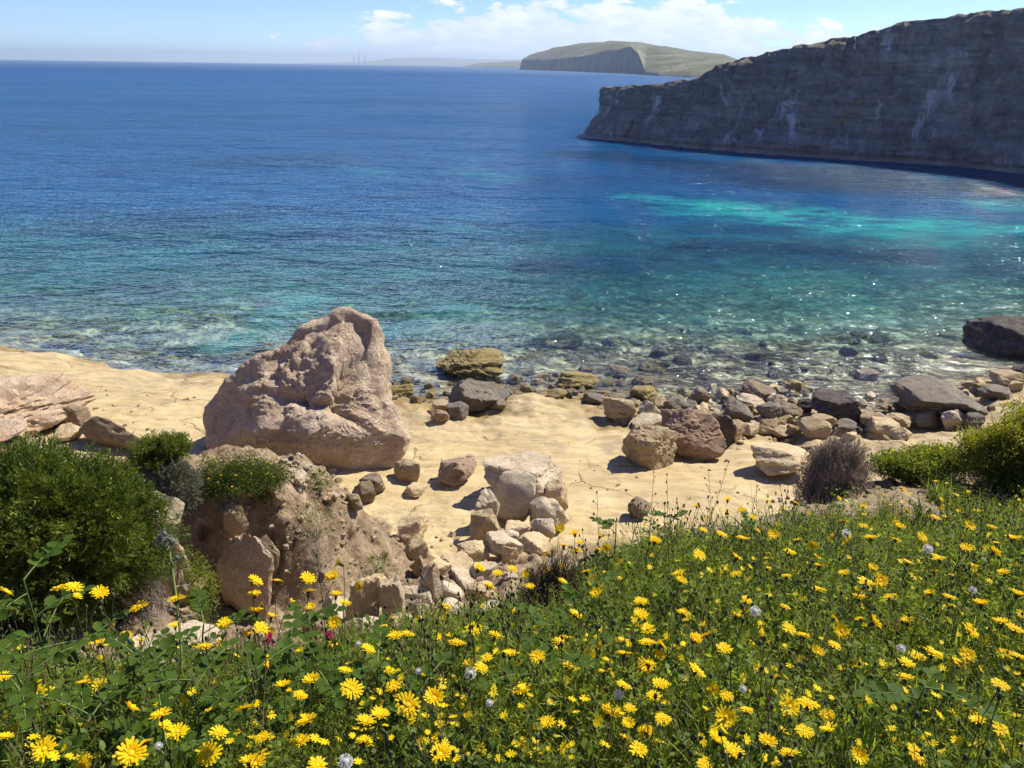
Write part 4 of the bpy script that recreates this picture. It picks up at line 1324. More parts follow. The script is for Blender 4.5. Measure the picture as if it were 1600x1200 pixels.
band(46, 610, 800, [(610, 596), (800, 588)], [(610, 626), (690, 634), (800, 630)], 9, 24, ('grey', 'brown', 'moss', 'tan', 'grey'), 'small wet stone in the shallows between the big boulder and the shelf bulge', 'wet stones right of the big boulder')
band(44, 800, 1010, [(800, 582), (1010, 596)], [(800, 616), (860, 614), (930, 634), (1010, 655)], 9, 24, ('grey', 'brown', 'moss', 'tan', 'tan'), 'small wet stone in the shallows beyond the tip of the shelf bulge', 'wet stones beyond the shelf bulge')
band(110, 1010, 1270, [(1010, 606), (1270, 610)], [(1010, 662), (1100, 664), (1270, 684)], 10, 30, ('tan', 'tan', 'brown', 'pale', 'cream', 'grey', 'tan'), 'one of the small mixed stones in the row above the reddish boulder', 'stones in the row along the shore')
band(80, 1270, 1600, [(1270, 616), (1400, 622), (1600, 578)], [(1270, 684), (1430, 690), (1520, 664), (1600, 604)], 10, 26, ('tan', 'tan', 'pale', 'cream', 'cream', 'brown', 'grey'), 'one of the small stones around the flat-topped slab', 'stones around the flat-topped slab')
band(14, 1110, 1240, [(1110, 682), (1240, 684)], [(1110, 694), (1240, 690)], 6, 11, ('cream', 'tan'), 'pebble at the upper edge of the dry shelf below the shore row', 'pebbles at the upper shelf edge')
band(26, 0, 600, [(0, 505), (350, 540), (600, 560)], [(0, 536), (180, 560), (350, 576), (600, 600)], 14, 42, ('brown', 'dark', 'grey', 'moss'), 'sunken brown stone in the shallows off the left shelf', 'sunken stones off the left shelf')
band(34, 600, 1500, [(600, 520), (1500, 520)], [(600, 585), (1300, 596), (1500, 575)], 14, 46, ('brown', 'dark', 'grey', 'moss'), 'sunken brown stone under the clear water right of the big boulder', 'sunken stones off the right shore')

settle_labels(NAMED_STONES)

# ---- stones lying in the soil: parts of the ground
def soil(n, poly, smin, smax, mats, name='stone', flat=0.65):
    poly = np.array(poly, float)
    x0, y0 = poly.min(0)
    x1, y1 = poly.max(0)
    done = 0
    while done < n:
        px, py = RNG.uniform(x0, x1), RNG.uniform(y0, y1)
        c_ = False
        j = len(poly) - 1
        for i in range(len(poly)):
            if (poly[i, 1] > py) != (poly[j, 1] > py) and px < (poly[j, 0] - poly[i, 0]) * (py - poly[i, 1]) / (poly[j, 1] - poly[i, 1]) + poly[i, 0]:
                c_ = not c_
            j = i
        if not c_:
            continue
        stone(px, py, smin + (smax - smin) * RNG.random() ** 2.2, pick(*mats), name, parent=SHORE, flat=flat)
        done += 1


soil(95, [(430, 702), (480, 706), (560, 770), (540, 790), (470, 770), (430, 735)], 7, 17, ('pale', 'pale', 'cream', 'tan'), 'pebble')
soil(40, [(400, 780), (560, 800), (640, 880), (560, 900), (420, 920)], 5, 15, ('tan', 'pale', 'brown', 'tan'))
soil(70, [(560, 900), (640, 900), (720, 860), (800, 890), (780, 960), (600, 1000), (480, 1000)], 9, 28, ('pale', 'cream', 'pale', 'pink', 'tan'), 'rubble_stone')
soil(60, [(1180, 790), (1300, 762), (1420, 735), (1510, 715), (1510, 735), (1400, 765), (1280, 790)], 6, 18, ('tan', 'brown', 'pale', 'brown'))
soil(30, [(60, 1000), (330, 985), (330, 1060), (60, 1090)], 10, 30, ('pale', 'cream', 'tan'))
soil(14, [(640, 800), (720, 840), (740, 870), (660, 860)], 6, 14, ('cream', 'tan'))

soil(60, [(330, 800), (420, 780), (560, 800), (640, 880), (560, 900), (420, 930), (330, 900)], 5, 13, ('pale', 'cream', 'pale', 'tan'))
soil(45, [(640, 690), (940, 690), (1180, 700), (1160, 770), (900, 800), (660, 800)], 3, 8, ('tan', 'cream', 'brown'), 'pebble')
soil(25, [(60, 590), (330, 620), (320, 690), (220, 680)], 3, 8, ('tan', 'cream', 'brown'), 'pebble')
# ------------------------------------------------------------------ plants
def leaf_mat(name, a, b, transl=0.35, rough=0.55, c=None, spec=0.3, back=None):
    k = Mat(name)
    oi = k.node('ShaderNodeObjectInfo')
    n = k.noise(k.coord('Object'), 7.0, 3, 0.6)
    f = k.math('ADD', k.math('MULTIPLY', n, 0.9), k.math('MULTIPLY', oi.outputs['Random'], 0.5))
    col = k.ramp(k.math('MULTIPLY', f, 0.72), [(0.3, a), (0.68, b)] + ([(0.9, c)] if c else []))
    p = k.principled(col, rough, None, spec)
    tcol = k.mix(1.0, col, back or (1.45, 1.42, 0.5), 'MULTIPLY')
    t = k.node('ShaderNodeBsdfTranslucent', {'Color': tcol}).outputs[0]
    return k.finish(k.node('ShaderNodeMixShader', {0: transl, 1: p, 2: t}).outputs[0])


M_GRASS = leaf_mat('grass blade', (0.135, 0.175, 0.03), (0.30, 0.355, 0.065), 0.56, c=(0.42, 0.36, 0.14))
M_CLOVER = leaf_mat('herb leaf', (0.092, 0.15, 0.025), (0.22, 0.30, 0.05), 0.55, c=(0.32, 0.33, 0.09))
M_SULLA = leaf_mat('smooth leaflet', (0.046, 0.088, 0.012), (0.085, 0.140, 0.018), 0.42, 0.6, spec=0.12)
M_STALK = leaf_mat('green stalk', (0.10, 0.17, 0.04), (0.19, 0.26, 0.08), 0.15)
M_BUD = leaf_mat('dark bud', (0.035, 0.05, 0.02), (0.08, 0.09, 0.035), 0.05)
M_DRY = leaf_mat('dry stem', (0.13, 0.085, 0.045), (0.30, 0.22, 0.12), 0.1, 0.8, back=(1, 1, 1))
M_JUNI = leaf_mat('evergreen needle', (0.060, 0.092, 0.016), (0.23, 0.28, 0.028), 0.34, c=(0.40, 0.42, 0.04))
M_SHRUB = leaf_mat('shrub leaf', (0.065, 0.095, 0.02), (0.19, 0.23, 0.045), 0.5, c=(0.30, 0.29, 0.06))
M_YSHRUB = leaf_mat('yellowish shrub leaf', (0.12, 0.135, 0.022), (0.26, 0.265, 0.04), 0.5, c=(0.40, 0.36, 0.05))
M_GREYLEAF = leaf_mat('grey green leaf', (0.12, 0.13, 0.085), (0.24, 0.24, 0.17), 0.2, 0.8, back=(1, 1, 0.8))
k = Mat('yellow petal')
oi = k.node('ShaderNodeObjectInfo')
col = k.mix(oi.outputs['Random'], (0.86, 0.60, 0.003), (0.90, 0.70, 0.006))
M_PETAL = k.finish(k.node('ShaderNodeMixShader', {0: 0.42, 1: k.principled(col, 0.6, None, 0.2), 2: k.node('ShaderNodeBsdfTranslucent', {'Color': (0.95, 0.66, 0.006)}).outputs[0]}).outputs[0])
k = Mat('flower centre')
M_CENTRE = k.finish(k.principled(k.mix(k.noise(k.coord(), 300, 2), (0.70, 0.36, 0.005), (0.86, 0.56, 0.01)), 0.7))
k = Mat('white fluff')
M_FLUFF = k.finish(k.node('ShaderNodeMixShader', {0: 0.45, 1: k.principled((0.88, 0.87, 0.83), 0.8), 2: k.node('ShaderNodeBsdfTranslucent', {'Color': (0.8, 0.78, 0.74)}).outputs[0]}).outputs[0])
k = Mat('magenta blossom')
M_MAG = k.finish(k.node('ShaderNodeMixShader', {0: 0.35, 1: k.principled((0.36, 0.010, 0.07), 0.5), 2: k.node('ShaderNodeBsdfTranslucent', {'Color': (0.6, 0.02, 0.12)}).outputs[0]}).outputs[0])


def twig_mat(name, a, b):
    k = Mat(name)
    return k.finish(k.principled(k.ramp(k.noise(k.coord(), 6, 4), [(0.35, a), (0.65, b)]), 0.9, None, 0.1))


M_TWIG_BROWN = twig_mat('brown twig', (0.23, 0.18, 0.14), (0.42, 0.34, 0.27))
M_TWIG_GREY = twig_mat('grey twig', (0.22, 0.19, 0.155), (0.42, 0.38, 0.32))
M_TWIG_DARK = twig_mat('dark twig', (0.045, 0.030, 0.022), (0.12, 0.085, 0.06))


class Geo:
    """collects leaves and twigs as one mesh"""
    def __init__(s):
        s.v, s.f, s.n = [], [], 0

    def leaves(s, P, D, U, L, W, droop=0.15):
        """six-cornered leaves: base points P, directions D, side hints U, lengths L, widths W (arrays)"""
        n = len(P)
        if not n:
            return
        D = D / np.linalg.norm(D, axis=1)[:, None]
        S = np.cross(D, U)
        S /= np.linalg.norm(S, axis=1)[:, None] + 1e-9
        Nn = np.cross(S, D)
        L, W = np.broadcast_to(L, n)[:, None], np.broadcast_to(W, n)[:, None]
        a = P
        q1 = P + D * L * 0.35 + Nn * L * droop * 0.35
        q2 = P + D * L * 0.72 + Nn * L * droop * 0.30
        tip = P + D * L
        V = np.stack([a, q1 - S * W * 0.5, q1 + S * W * 0.5, q2 - S * W * 0.40, q2 + S * W * 0.40, tip], 1).reshape(-1, 3)
        o = np.arange(n)[:, None] * 6 + s.n
        tri = np.concatenate([o + [[0, 2, 1]], o + [[1, 2, 4]], o + [[1, 4, 3]], o + [[3, 4, 5]]])
        s.v.append(V)
        s.f.append(tri)
        s.n += n * 6

    def slivers(s, P, D, U, L, W):
        """needles: one kite each"""
        n = len(P)
        D = D / np.linalg.norm(D, axis=1)[:, None]
        S = np.cross(D, U)
        S /= np.linalg.norm(S, axis=1)[:, None] + 1e-9
        L, W = np.broadcast_to(L, n)[:, None], np.broadcast_to(W, n)[:, None]
        V = np.stack([P, P + D * L * 0.5 - S * W / 2, P + D * L, P + D * L * 0.5 + S * W / 2], 1).reshape(-1, 3)
        o = np.arange(n)[:, None] * 4 + s.n
        s.v.append(V)
        s.f.append(np.concatenate([o + [[0, 1, 2]], o + [[0, 2, 3]]]))
        s.n += n * 4

    def tubes(s, A, B, ra, rb):
        """three-sided twigs from A to B"""
        A, B = np.asarray(A, float), np.asarray(B, float)
        n = len(A)
        if not n:
            return
        D = B - A
        D /= np.linalg.norm(D, axis=1)[:, None] + 1e-9
        U = np.where(np.abs(D[:, 2:3]) > 0.9, [[1.0, 0, 0]], [[0, 0, 1.0]])
        S = np.cross(D, U)
        S /= np.linalg.norm(S, axis=1)[:, None] + 1e-9
        T = np.cross(D, S)
        ra, rb = np.broadcast_to(ra, n)[:, None], np.broadcast_to(rb, n)[:, None]
        vs = []
        for k_ in range(3):
            c_, s_ = math.cos(k_ * 2.0944), math.sin(k_ * 2.0944)
            vs.append(A + (S * c_ + T * s_) * ra)
        for k_ in range(3):
            c_, s_ = math.cos(k_ * 2.0944), math.sin(k_ * 2.0944)
            vs.append(B + (S * c_ + T * s_) * rb)
        V = np.stack(vs, 1).reshape(-1, 3)
        o = np.arange(n)[:, None] * 6 + s.n
        fs = []
        for k_ in range(3):
            j = (k_ + 1) % 3
            fs += [o + [[k_, j, j + 3]], o + [[k_, j + 3, k_ + 3]]]
        s.v.append(V)
        s.f.append(np.concatenate(fs))
        s.n += n * 6

    def curve(s, pts, r0, r1):
        pts = np.asarray(pts, float)
        r = np.linspace(r0, r1, len(pts))
        s.tubes(pts[:-1], pts[1:], r[:-1], r[1:])

    def raw(s, V, Fc):
        s.v.append(np.asarray(V, float))
        s.f.append(np.asarray(Fc) + s.n)
        s.n += len(V)

    def mesh(s, name, mat, smooth=True):
        return new_mesh(name, np.concatenate(s.v), np.concatenate(s.f), mat, smooth)


def rdir(n, up_=0.0, rng=RNG):
    d = rng.normal(size=(n, 3))
    d /= np.linalg.norm(d, axis=1)[:, None]
    d[:, 2] += up_
    return d / np.linalg.norm(d, axis=1)[:, None]


# ---- meadow: clumps of herbs, set out over the slope
clumps = bpy.data.collections.new('meadow clumps')


def clump(i, me):
    o = bpy.data.objects.new('clump_%02d' % i, me)
    clumps.objects.link(o)


ci = 0
for v_ in range(3):       # grass tufts
    g_ = Geo()
    for _ in range(15):
        a = RNG.uniform(0, 6.28)
        le = RNG.uniform(0.10, 0.24)
        lean = RNG.uniform(0.1, 0.75)
        p0 = np.array([RNG.normal() * 0.02, RNG.normal() * 0.02, -0.02])
        n_ = 5
        t = np.linspace(0, 1, n_)
        pts = p0 + np.stack([np.cos(a) * lean * le * t ** 1.8, np.sin(a) * lean * le * t ** 1.8, le * (t - 0.35 * lean * t ** 2.5)], 1)
        side = np.array([-math.sin(a), math.cos(a), 0]) * RNG.uniform(0.0016, 0.0034)
        wv = np.array([1, 1, 0.9, 0.6, 0.05])[:, None]
        V = np.concatenate([pts - side * wv, pts + side * wv])
        Fc = []
        for q in range(n_ - 1):
            Fc += [[q, q + 1, q + 1 + n_], [q, q + 1 + n_, q + n_]]
        g_.raw(V, Fc)
    clump(ci, g_.mesh('grass tuft', M_GRASS)); ci += 1
for v_ in range(3):       # small-leaved herbs
    g_ = Geo()
    n_ = 46
    P = np.stack([RNG.normal(0, 0.035, n_), RNG.normal(0, 0.035, n_), RNG.uniform(0.01, 0.17, n_)], 1)
    D = rdir(n_, 0.15)
    g_.leaves(P, D, rdir(n_, 1.2), RNG.uniform(0.012, 0.026, n_), RNG.uniform(0.007, 0.015, n_))
    B_ = P[::4].copy()
    B_[:, :2] *= 0.3
    B_[:, 2] = -0.02
    g_.tubes(B_, P[::4], 0.0011, 0.0007)
    clump(ci, g_.mesh('herb clump', M_CLOVER)); ci += 1
for v_ in range(2):       # feathery herbs
    g_ = Geo()
    for _ in range(7):
        a = RNG.uniform(0, 6.28)
        le = RNG.uniform(0.12, 0.22)
        t = np.linspace(0, 1, 9)
        d = np.array([math.cos(a), math.sin(a), 0]) * RNG.uniform(0.2, 0.6)
        pts = np.array([0, 0, -0.01]) + (d[None] * t[:, None] ** 1.5 + np.array([0, 0, 1]) * t[:, None]) * le
        g_.curve(pts, 0.0013, 0.0006)
        for q in range(2, 9):
            dd_ = rdir(4, 0.2)
            g_.slivers(np.repeat(pts[q][None], 4, 0), dd_, rdir(4), RNG.uniform(0.014, 0.03, 4), 0.0035)
    clump(ci, g_.mesh('feathery herb', M_GRASS)); ci += 1
for v_ in range(2):       # broad leaves
    g_ = Geo()
    n_ = 9
    a = RNG.uniform(0, 6.28, n_)
    D = np.stack([np.cos(a), np.sin(a), RNG.uniform(0.5, 1.8, n_)], 1)
    P = np.stack([RNG.normal(0, 0.012, n_), RNG.normal(0, 0.012, n_), RNG.uniform(0.0, 0.06, n_)], 1)
    g_.leaves(P, D, np.tile([0, 0, 1.0], (n_, 1)), RNG.uniform(0.06, 0.13, n_), RNG.uniform(0.014, 0.030, n_), 0.22)
    clump(ci, g_.mesh('leaf rosette', M_CLOVER)); ci += 1
V12, F12 = ico(1)
for v_ in range(2):       # bud stems
    g_ = Geo()
    for _ in range(5):
        a = RNG.uniform(0, 6.28)
        le = RNG.uniform(0.18, 0.33)
        t = np.linspace(0, 1, 6)[:, None]
        pts = np.array([RNG.normal() * 0.03, RNG.normal() * 0.03, -0.02]) + t * np.array([0, 0, le]) + t ** 2 * np.array([math.cos(a), math.sin(a), 0]) * RNG.uniform(0.02, 0.10)
        g_.curve(pts, 0.0014, 0.0010)
        g_.raw(V12 * [0.0042, 0.0042, 0.0085] + pts[-1], F12)
        if RNG.random() < 0.6:
            e = pts[3] + np.array([RNG.normal() * 0.03, RNG.normal() * 0.03, 0.05])
            g_.tubes([pts[3]], [e], 0.001, 0.0008)
            g_.raw(V12 * [0.0036, 0.0036, 0.007] + e, F12)
    clump(ci, g_.mesh('bud stems', M_BUD)); ci += 1
g_ = Geo()                # dry stems
for _ in range(8):
    a = RNG.uniform(0, 6.28)
    le = RNG.uniform(0.10, 0.28)
    t = np.linspace(0, 1, 5)[:, None]
    pts = np.array([RNG.normal() * 0.03, RNG.normal() * 0.03, -0.02]) + t * np.array([math.cos(a) * .5 * le, math.sin(a) * .5 * le, le])
    g_.curve(pts, 0.0013, 0.0007)
g_.leaves(RNG.normal(0, .03, (8, 3)) + [0, 0, .06], rdir(8), rdir(8), RNG.uniform(.02, .04, 8), .006)
clump(ci, g_.mesh('dry stems', M_DRY)); ci += 1
NCL = ci

MW = GW[:, 2].reshape(len(gx), len(gy))


def meadow_w(x, y):
    x, y = np.ravel(x), np.ravel(y)
    i = np.clip(np.searchsorted(gx, x) - 1, 0, len(gx) - 1)
    j = np.clip(np.searchsorted(gy, y) - 1, 0, len(gy) - 1)
    return MW[i, j]


def scatter(n, x0, x1, y0, y1, smin, smax, probs, thresh=0.50, near=0.55):
    x, y = RNG.uniform(x0, x1, n), RNG.uniform(y0, y1, n)
    w = meadow_w(x, y)
    keep = (w > thresh + RNG.uniform(-0.08, 0.1, n)) & (np.hypot(x, y + 0.1) > near)
    # only ground the camera can look down on, with a margin all round
    x, y = x[keep], y[keep]
    z = height(x, y)
    px, py, zc = project(np.stack([x, y, z], 1))
    keep = (zc > 0.2) & (px > -260) & (px < 1860) & (py < 1650)
    x, y, z = x[keep], y[keep], z[keep]
    m_ = len(x)
    return np.stack([x, y, z], 1), RNG.uniform(smin, smax, m_), RNG.choice(NCL, m_, p=np.array(probs) / sum(probs))


#        grass x3   herbs x3  feathery  broad   buds     dry
pr_n = [1.5] * 3 + [1.4] * 3 + [1.4] * 2 + [0.8] * 2 + [0.5] * 2 + [1.8]
sets = [scatter(11000, -2.6, 3.2, 0.3, 3.2, 0.75, 1.25, pr_n),
        scatter(9000, -3, 7.0, 3.0, 6.5, 0.8, 1.35, pr_n),
        scatter(9000, 1.5, 12.5, 5.5, 13.0, 0.9, 1.6, pr_n)]
P = np.concatenate([a[0] for a in sets])
S_ = np.concatenate([a[1] for a in sets])
I_ = np.concatenate([a[2] for a in sets])
# finer, shorter growth in places
S_ *= 0.75 + 0.45 * (fbm(P * [0.9, 0.9, 0] + 3, 3) + 0.5)
me = new_mesh('meadow', P, [], None)
float_attr(me, 'size', S_)
a = me.attributes.new('kind_of_clump', 'INT', 'POINT')
a.data.foreach_set('value', I_.astype(np.int32))
a = me.attributes.new('turn', 'FLOAT_VECTOR', 'POINT')
a.data.foreach_set('vector', np.stack([RNG.normal(0, .16, len(P)), RNG.normal(0, .16, len(P)), RNG.uniform(0, 6.28, len(P))], 1).astype(np.float32).ravel())
ng = bpy.data.node_groups.new('set out clumps', 'GeometryNodeTree')
ng.interface.new_socket('Geometry', in_out='INPUT', socket_type='NodeSocketGeometry')
ng.interface.new_socket('Geometry', in_out='OUTPUT', socket_type='NodeSocketGeometry')
gi, go = ng.nodes.new('NodeGroupInput'), ng.nodes.new('NodeGroupOutput')
iop = ng.nodes.new('GeometryNodeInstanceOnPoints')
cinf = ng.nodes.new('GeometryNodeCollectionInfo')
cinf.inputs['Collection'].default_value = clumps
cinf.inputs['Separate Children'].default_value = True
cinf.inputs['Reset Children'].default_value = True


def named(t, nm):
    n = ng.nodes.new('GeometryNodeInputNamedAttribute')
    n.data_type = t
    n.inputs['Name'].default_value = nm
    return n.outputs['Attribute']


iop.inputs['Pick Instance'].default_value = True
e2r = ng.nodes.new('FunctionNodeEulerToRotation')
ng.links.new(named('FLOAT_VECTOR', 'turn'), e2r.inputs[0])
ng.links.new(gi.outputs[0], iop.inputs['Points'])
ng.links.new(cinf.outputs[0], iop.inputs['Instance'])
ng.links.new(named('INT', 'kind_of_clump'), iop.inputs['Instance Index'])
ng.links.new(e2r.outputs[0], iop.inputs['Rotation'])
ng.links.new(named('FLOAT', 'size'), iop.inputs['Scale'])
ng.links.new(iop.outputs[0], go.inputs[0])
mo = link('meadow_herbs', me, kind='stuff', label='dense low green herbs and grass covering the near slope')
mo.modifiers.new('set out clumps', 'NODES').node_group = ng
# ------------------------------------------------------------------ yellow flowers
def strip_petals(specs, rng):
    """ray florets: narrow straps with a toothed end, lifted and slightly curled"""
    V, Fc = [], []
    for (n_, r0, r1, lift, w_, ph) in specs:
        for i in range(n_):
            a = 2 * math.pi * (i + ph) / n_ + rng.normal() * 0.06
            l1 = r1 * rng.uniform(0.86, 1.08)
            li = lift + rng.normal() * 0.10
            rr = np.array([r0, r0 + (l1 - r0) * 0.5, l1 * 0.97, l1])
            zz_ = np.array([0.0, 0.5 * li, 0.8 * li, 0.72 * li]) * (l1 - r0) + 0.06
            ww_ = np.array([0.45, 1.0, 1.0, 0.62]) * w_
            c_, s_ = math.cos(a), math.sin(a)
            b = len(V)
            for r, z, q in zip(rr, zz_, ww_):
                for sg in (-1, 1):
                    V.append((r * c_ - sg * q * s_, r * s_ + sg * q * c_, z))
            for j in range(3):
                Fc.append([b + 2 * j, b + 2 * j + 2, b + 2 * j + 3, b + 2 * j + 1])
    return np.array(V), np.array(Fc)


PET, CEN, BRA, STEM = [], [], [], []
for v_ in range(5):
    r_ = np.random.default_rng(900 + v_)
    lift = (0.10, 0.22, 0.35, 0.05, 0.75)[v_]
    V, Fc = strip_petals([(17, 0.12, 1.0, lift, 0.085, 0), (15, 0.10, 0.80, lift + 0.22, 0.080, 0.5), (11, 0.08, 0.55, lift + 0.45, 0.070, 0.2)], r_)
    PET.append(new_mesh('petals', V, Fc, M_PETAL, smooth=False))
    Vc, Fcc = ico(2)
    q = Vc * (1 + 0.25 * pnoise(Vc * 9 + v_))[:, None] * [0.20, 0.20, 0.12] + [0, 0, 0.12 + 0.1 * lift]
    CEN.append(new_mesh('flower_centre', q, Fcc, M_CENTRE, smooth=False))
    Vb, Fb = lathe([(0.04, -0.62), (0.16, -0.52), (0.20, -0.30), (0.24, -0.05), (0.30, 0.07)], 9)
    BRA.append(new_mesh('bracts', Vb, Fb, M_BUD))
for v_ in range(6):
    r_ = np.random.default_rng(950 + v_)
    g_ = Geo()
    t = np.linspace(0, 1, 9)[:, None]
    # runs from (0,0,0) to (0,0,1) with a bend
    b1, b2 = r_.normal(size=2) * 0.05, r_.normal(size=2) * 0.03
    pts = np.concatenate([b1 * np.sin(t * math.pi) + b2 * np.sin(t * 2 * math.pi), t], 1)
    g_.curve(pts, 1, 1)
    V = np.concatenate(g_.v)
    # thin in x,y by an absolute radius: rebuild around the axis
    rad = 0.0045
    cen = np.repeat(pts, 1, 0)
    g2 = Geo()
    g2.curve(pts, rad * 1.2, rad * 0.85)
    STEM.append(g2.mesh('stem', M_STALK))

fl = []


def add_px(ox, oy, sc, pts):
    for p in pts:
        fl.append((ox + p[0] * sc, oy + p[1] * sc, p[2] if len(p) > 2 else 1.0))


add_px(0, 800, .375, [(20, 335), (25, 415), (245, 318), (305, 318), (318, 352), (415, 340), (580, 397, 1.1), (735, 363), (470, 490), (525, 515), (585, 535), (280, 585, 1.1), (370, 572), (415, 550), (415, 620), (25, 600), (345, 715), (425, 735, 1.15), (155, 765), (200, 755), (540, 825), (360, 870), (670, 848), (690, 890), (740, 918), (185, 990, 1.15), (50, 910), (20, 940), (545, 1010, 1.3), (610, 960, 1.1), (870, 1010, 1.25), (910, 920), (355, 1058), (1035, 1045), (1062, 1056), (850, 562), (920, 545), (1035, 510, 1.1), (1085, 485), (1125, 500), (1060, 290), (1060, 345), (1070, 420), (1090, 388), (1130, 440), (1155, 288), (1285, 335), (1280, 280), (1385, 270, 1.1), (1415, 215), (1215, 385), (1295, 400), (1400, 350), (1435, 380), (1505, 312), (1385, 550), (1465, 740, 1.35), (1515, 955, 1.1), (1280, 875), (1095, 940), (1300, 708), (1180, 730), (1250, 765), (1020, 822), (1125, 632), (1435, 665), (1470, 645), (1530, 575), (1390, 460), (935, 465), (730, 475), (15, 685), (1255, 960), (1320, 1060), (1580, 850)])
add_px(500, 800, .375, [(295, 445), (310, 520), (365, 510), (420, 450), (270, 485), (510, 445), (525, 405), (495, 530), (570, 548), (640, 490), (700, 312), (740, 258), (660, 240), (800, 240), (860, 262), (815, 415), (875, 312), (1000, 65), (1060, 90), (1170, 100), (1015, 140), (1080, 135), (1070, 160), (950, 180), (1155, 160), (1195, 150), (1255, 215), (1110, 250), (1010, 290), (1135, 290), (1150, 335), (1335, 372), (1335, 430), (1065, 425), (910, 492), (1025, 530), (995, 545), (1130, 535), (1165, 560), (1120, 590), (1260, 540), (1265, 595), (1195, 620), (1365, 490), (1360, 545), (1425, 550), (1370, 640), (1045, 648), (905, 605, 1.2), (695, 610), (790, 595), (730, 520), (625, 645), (670, 650), (285, 660), (310, 730, 1.1), (365, 805, 1.25), (475, 780, 1.15), (250, 850), (185, 875), (185, 955, 1.1), (550, 995), (500, 1015), (950, 880, 1.1), (835, 745), (1265, 725), (1200, 840), (1290, 820), (1390, 770), (1420, 720), (1425, 865, 1.1), (1285, 885), (1360, 920), (1270, 945), (1325, 990), (1180, 668), (1410, 595), (1560, 535), (1495, 260), (1505, 290), (1395, 125), (1580, 180), (1515, 425), (1480, 570), (1565, 660), (1600, 1060)])
add_px(1000, 750, .375, [(530, 88), (650, 98), (830, 76), (930, 110), (365, 85), (360, 135), (425, 125), (470, 155), (235, 110), (265, 210), (340, 228), (425, 245), (60, 258), (245, 315), (490, 212), (555, 228, 1.2), (655, 253), (720, 270), (850, 172), (935, 145), (1065, 175), (1095, 42), (1110, 128), (1255, 118), (1330, 130), (1405, 130), (1475, 160), (1230, 160), (1270, 155), (1370, 195), (1465, 200), (1550, 245), (1580, 125), (860, 262), (960, 240, 1.1), (1065, 250), (1360, 285), (1245, 330), (1115, 345), (1385, 360), (1225, 385), (530, 368, 1.1), (610, 400), (745, 360), (400, 328), (400, 393), (350, 385), (165, 395), (170, 420), (850, 390), (745, 458, 1.1), (940, 425), (1000, 420, 1.15), (915, 488), (1045, 490), (1210, 475), (1290, 490), (1300, 525), (1420, 520), (1570, 480), (445, 500), (180, 555), (400, 570), (500, 625), (605, 530), (620, 620, 1.2), (680, 648), (840, 630, 1.2), (810, 580), (810, 690), (740, 722), (970, 598), (920, 580), (1110, 590), (1375, 630, 1.2), (1560, 620), (1505, 595), (30, 620), (240, 665), (280, 650), (350, 705), (30, 680), (90, 690), (25, 775), (235, 795), (500, 790, 1.1), (85, 855), (305, 870), (360, 900), (55, 905), (100, 995), (355, 990, 1.25), (620, 945, 1.25), (700, 935, 1.2), (780, 980), (445, 960), (685, 1050), (775, 1045), (320, 1095), (385, 1135, 1.1), (530, 1100), (620, 1140, 1.1), (545, 1175), (910, 1150, 1.2), (1150, 1145, 1.25), (1500, 1040, 1.15), (1105, 825), (1155, 735), (1220, 725), (1330, 765), (1365, 730), (1110, 765), (1250, 865), (1500, 855), (1405, 1005), (1520, 725), (1575, 735), (25, 1055), (280, 1185), (0, 510), (0, 565)])


def meadow_spot(px, py, h):
    """place on the meadow for something whose top shows at (px, py) about h above the ground"""
    d = ray(px, py)
    t = np.arange(0.75, 14, 0.03)
    P = CAM + d * t[:, None]
    gr = height(P[:, 0], P[:, 1])
    ab = P[:, 2] - gr
    ok_ = meadow_w(P[:, 0], P[:, 1]) > 0.45
    c_ = np.where((ab <= h) & ok_)[0]
    if len(c_) and (ab[c_[0]] > h - 0.12):
        k_ = c_[0]
    else:
        q = np.where(ok_, ab, 9)
        k_ = int(np.argmin(q))
    return P[k_], max(0.04, min(ab[k_], 0.85))


def vtext(px, py, zc):
    return px, py


_used = {}


def unique(label, group_list=None):
    return label


def third(v, a, b):
    return 0 if v < a else (1 if v < b else 2)


flower_no = [0]
SIZEW = {0: 'tiny', 1: 'small', 2: 'large'}


def region_of(px, py):
    """words for where in the meadow a thing stands, by what is near it"""
    if py > 1080:
        row = 'at the picture bottom'
    elif py > 1000:
        row = 'low in the meadow'
    elif py > 920:
        row = 'mid-meadow'
    elif py > 840:
        row = 'in the upper meadow'
    else:
        row = 'at the meadow top'
    cols = ((130, 'below the green bush'), (260, 'left of the thistle stem'), (400, 'right of the thistle stem'), (530, 'under the mound'), (680, 'below the gully rubble'), (820, 'below the pale rock pile'),
            (940, 'by the dark twigs'), (1060, 'below the budding stalks'), (1200, 'below the sandy boulder'), (1330, 'below the dead bush'), (1460, 'below the flat-topped slab'), (1700, 'by the right edge'))
    col_ = next(n for x, n in cols if px < x)
    return row, col_


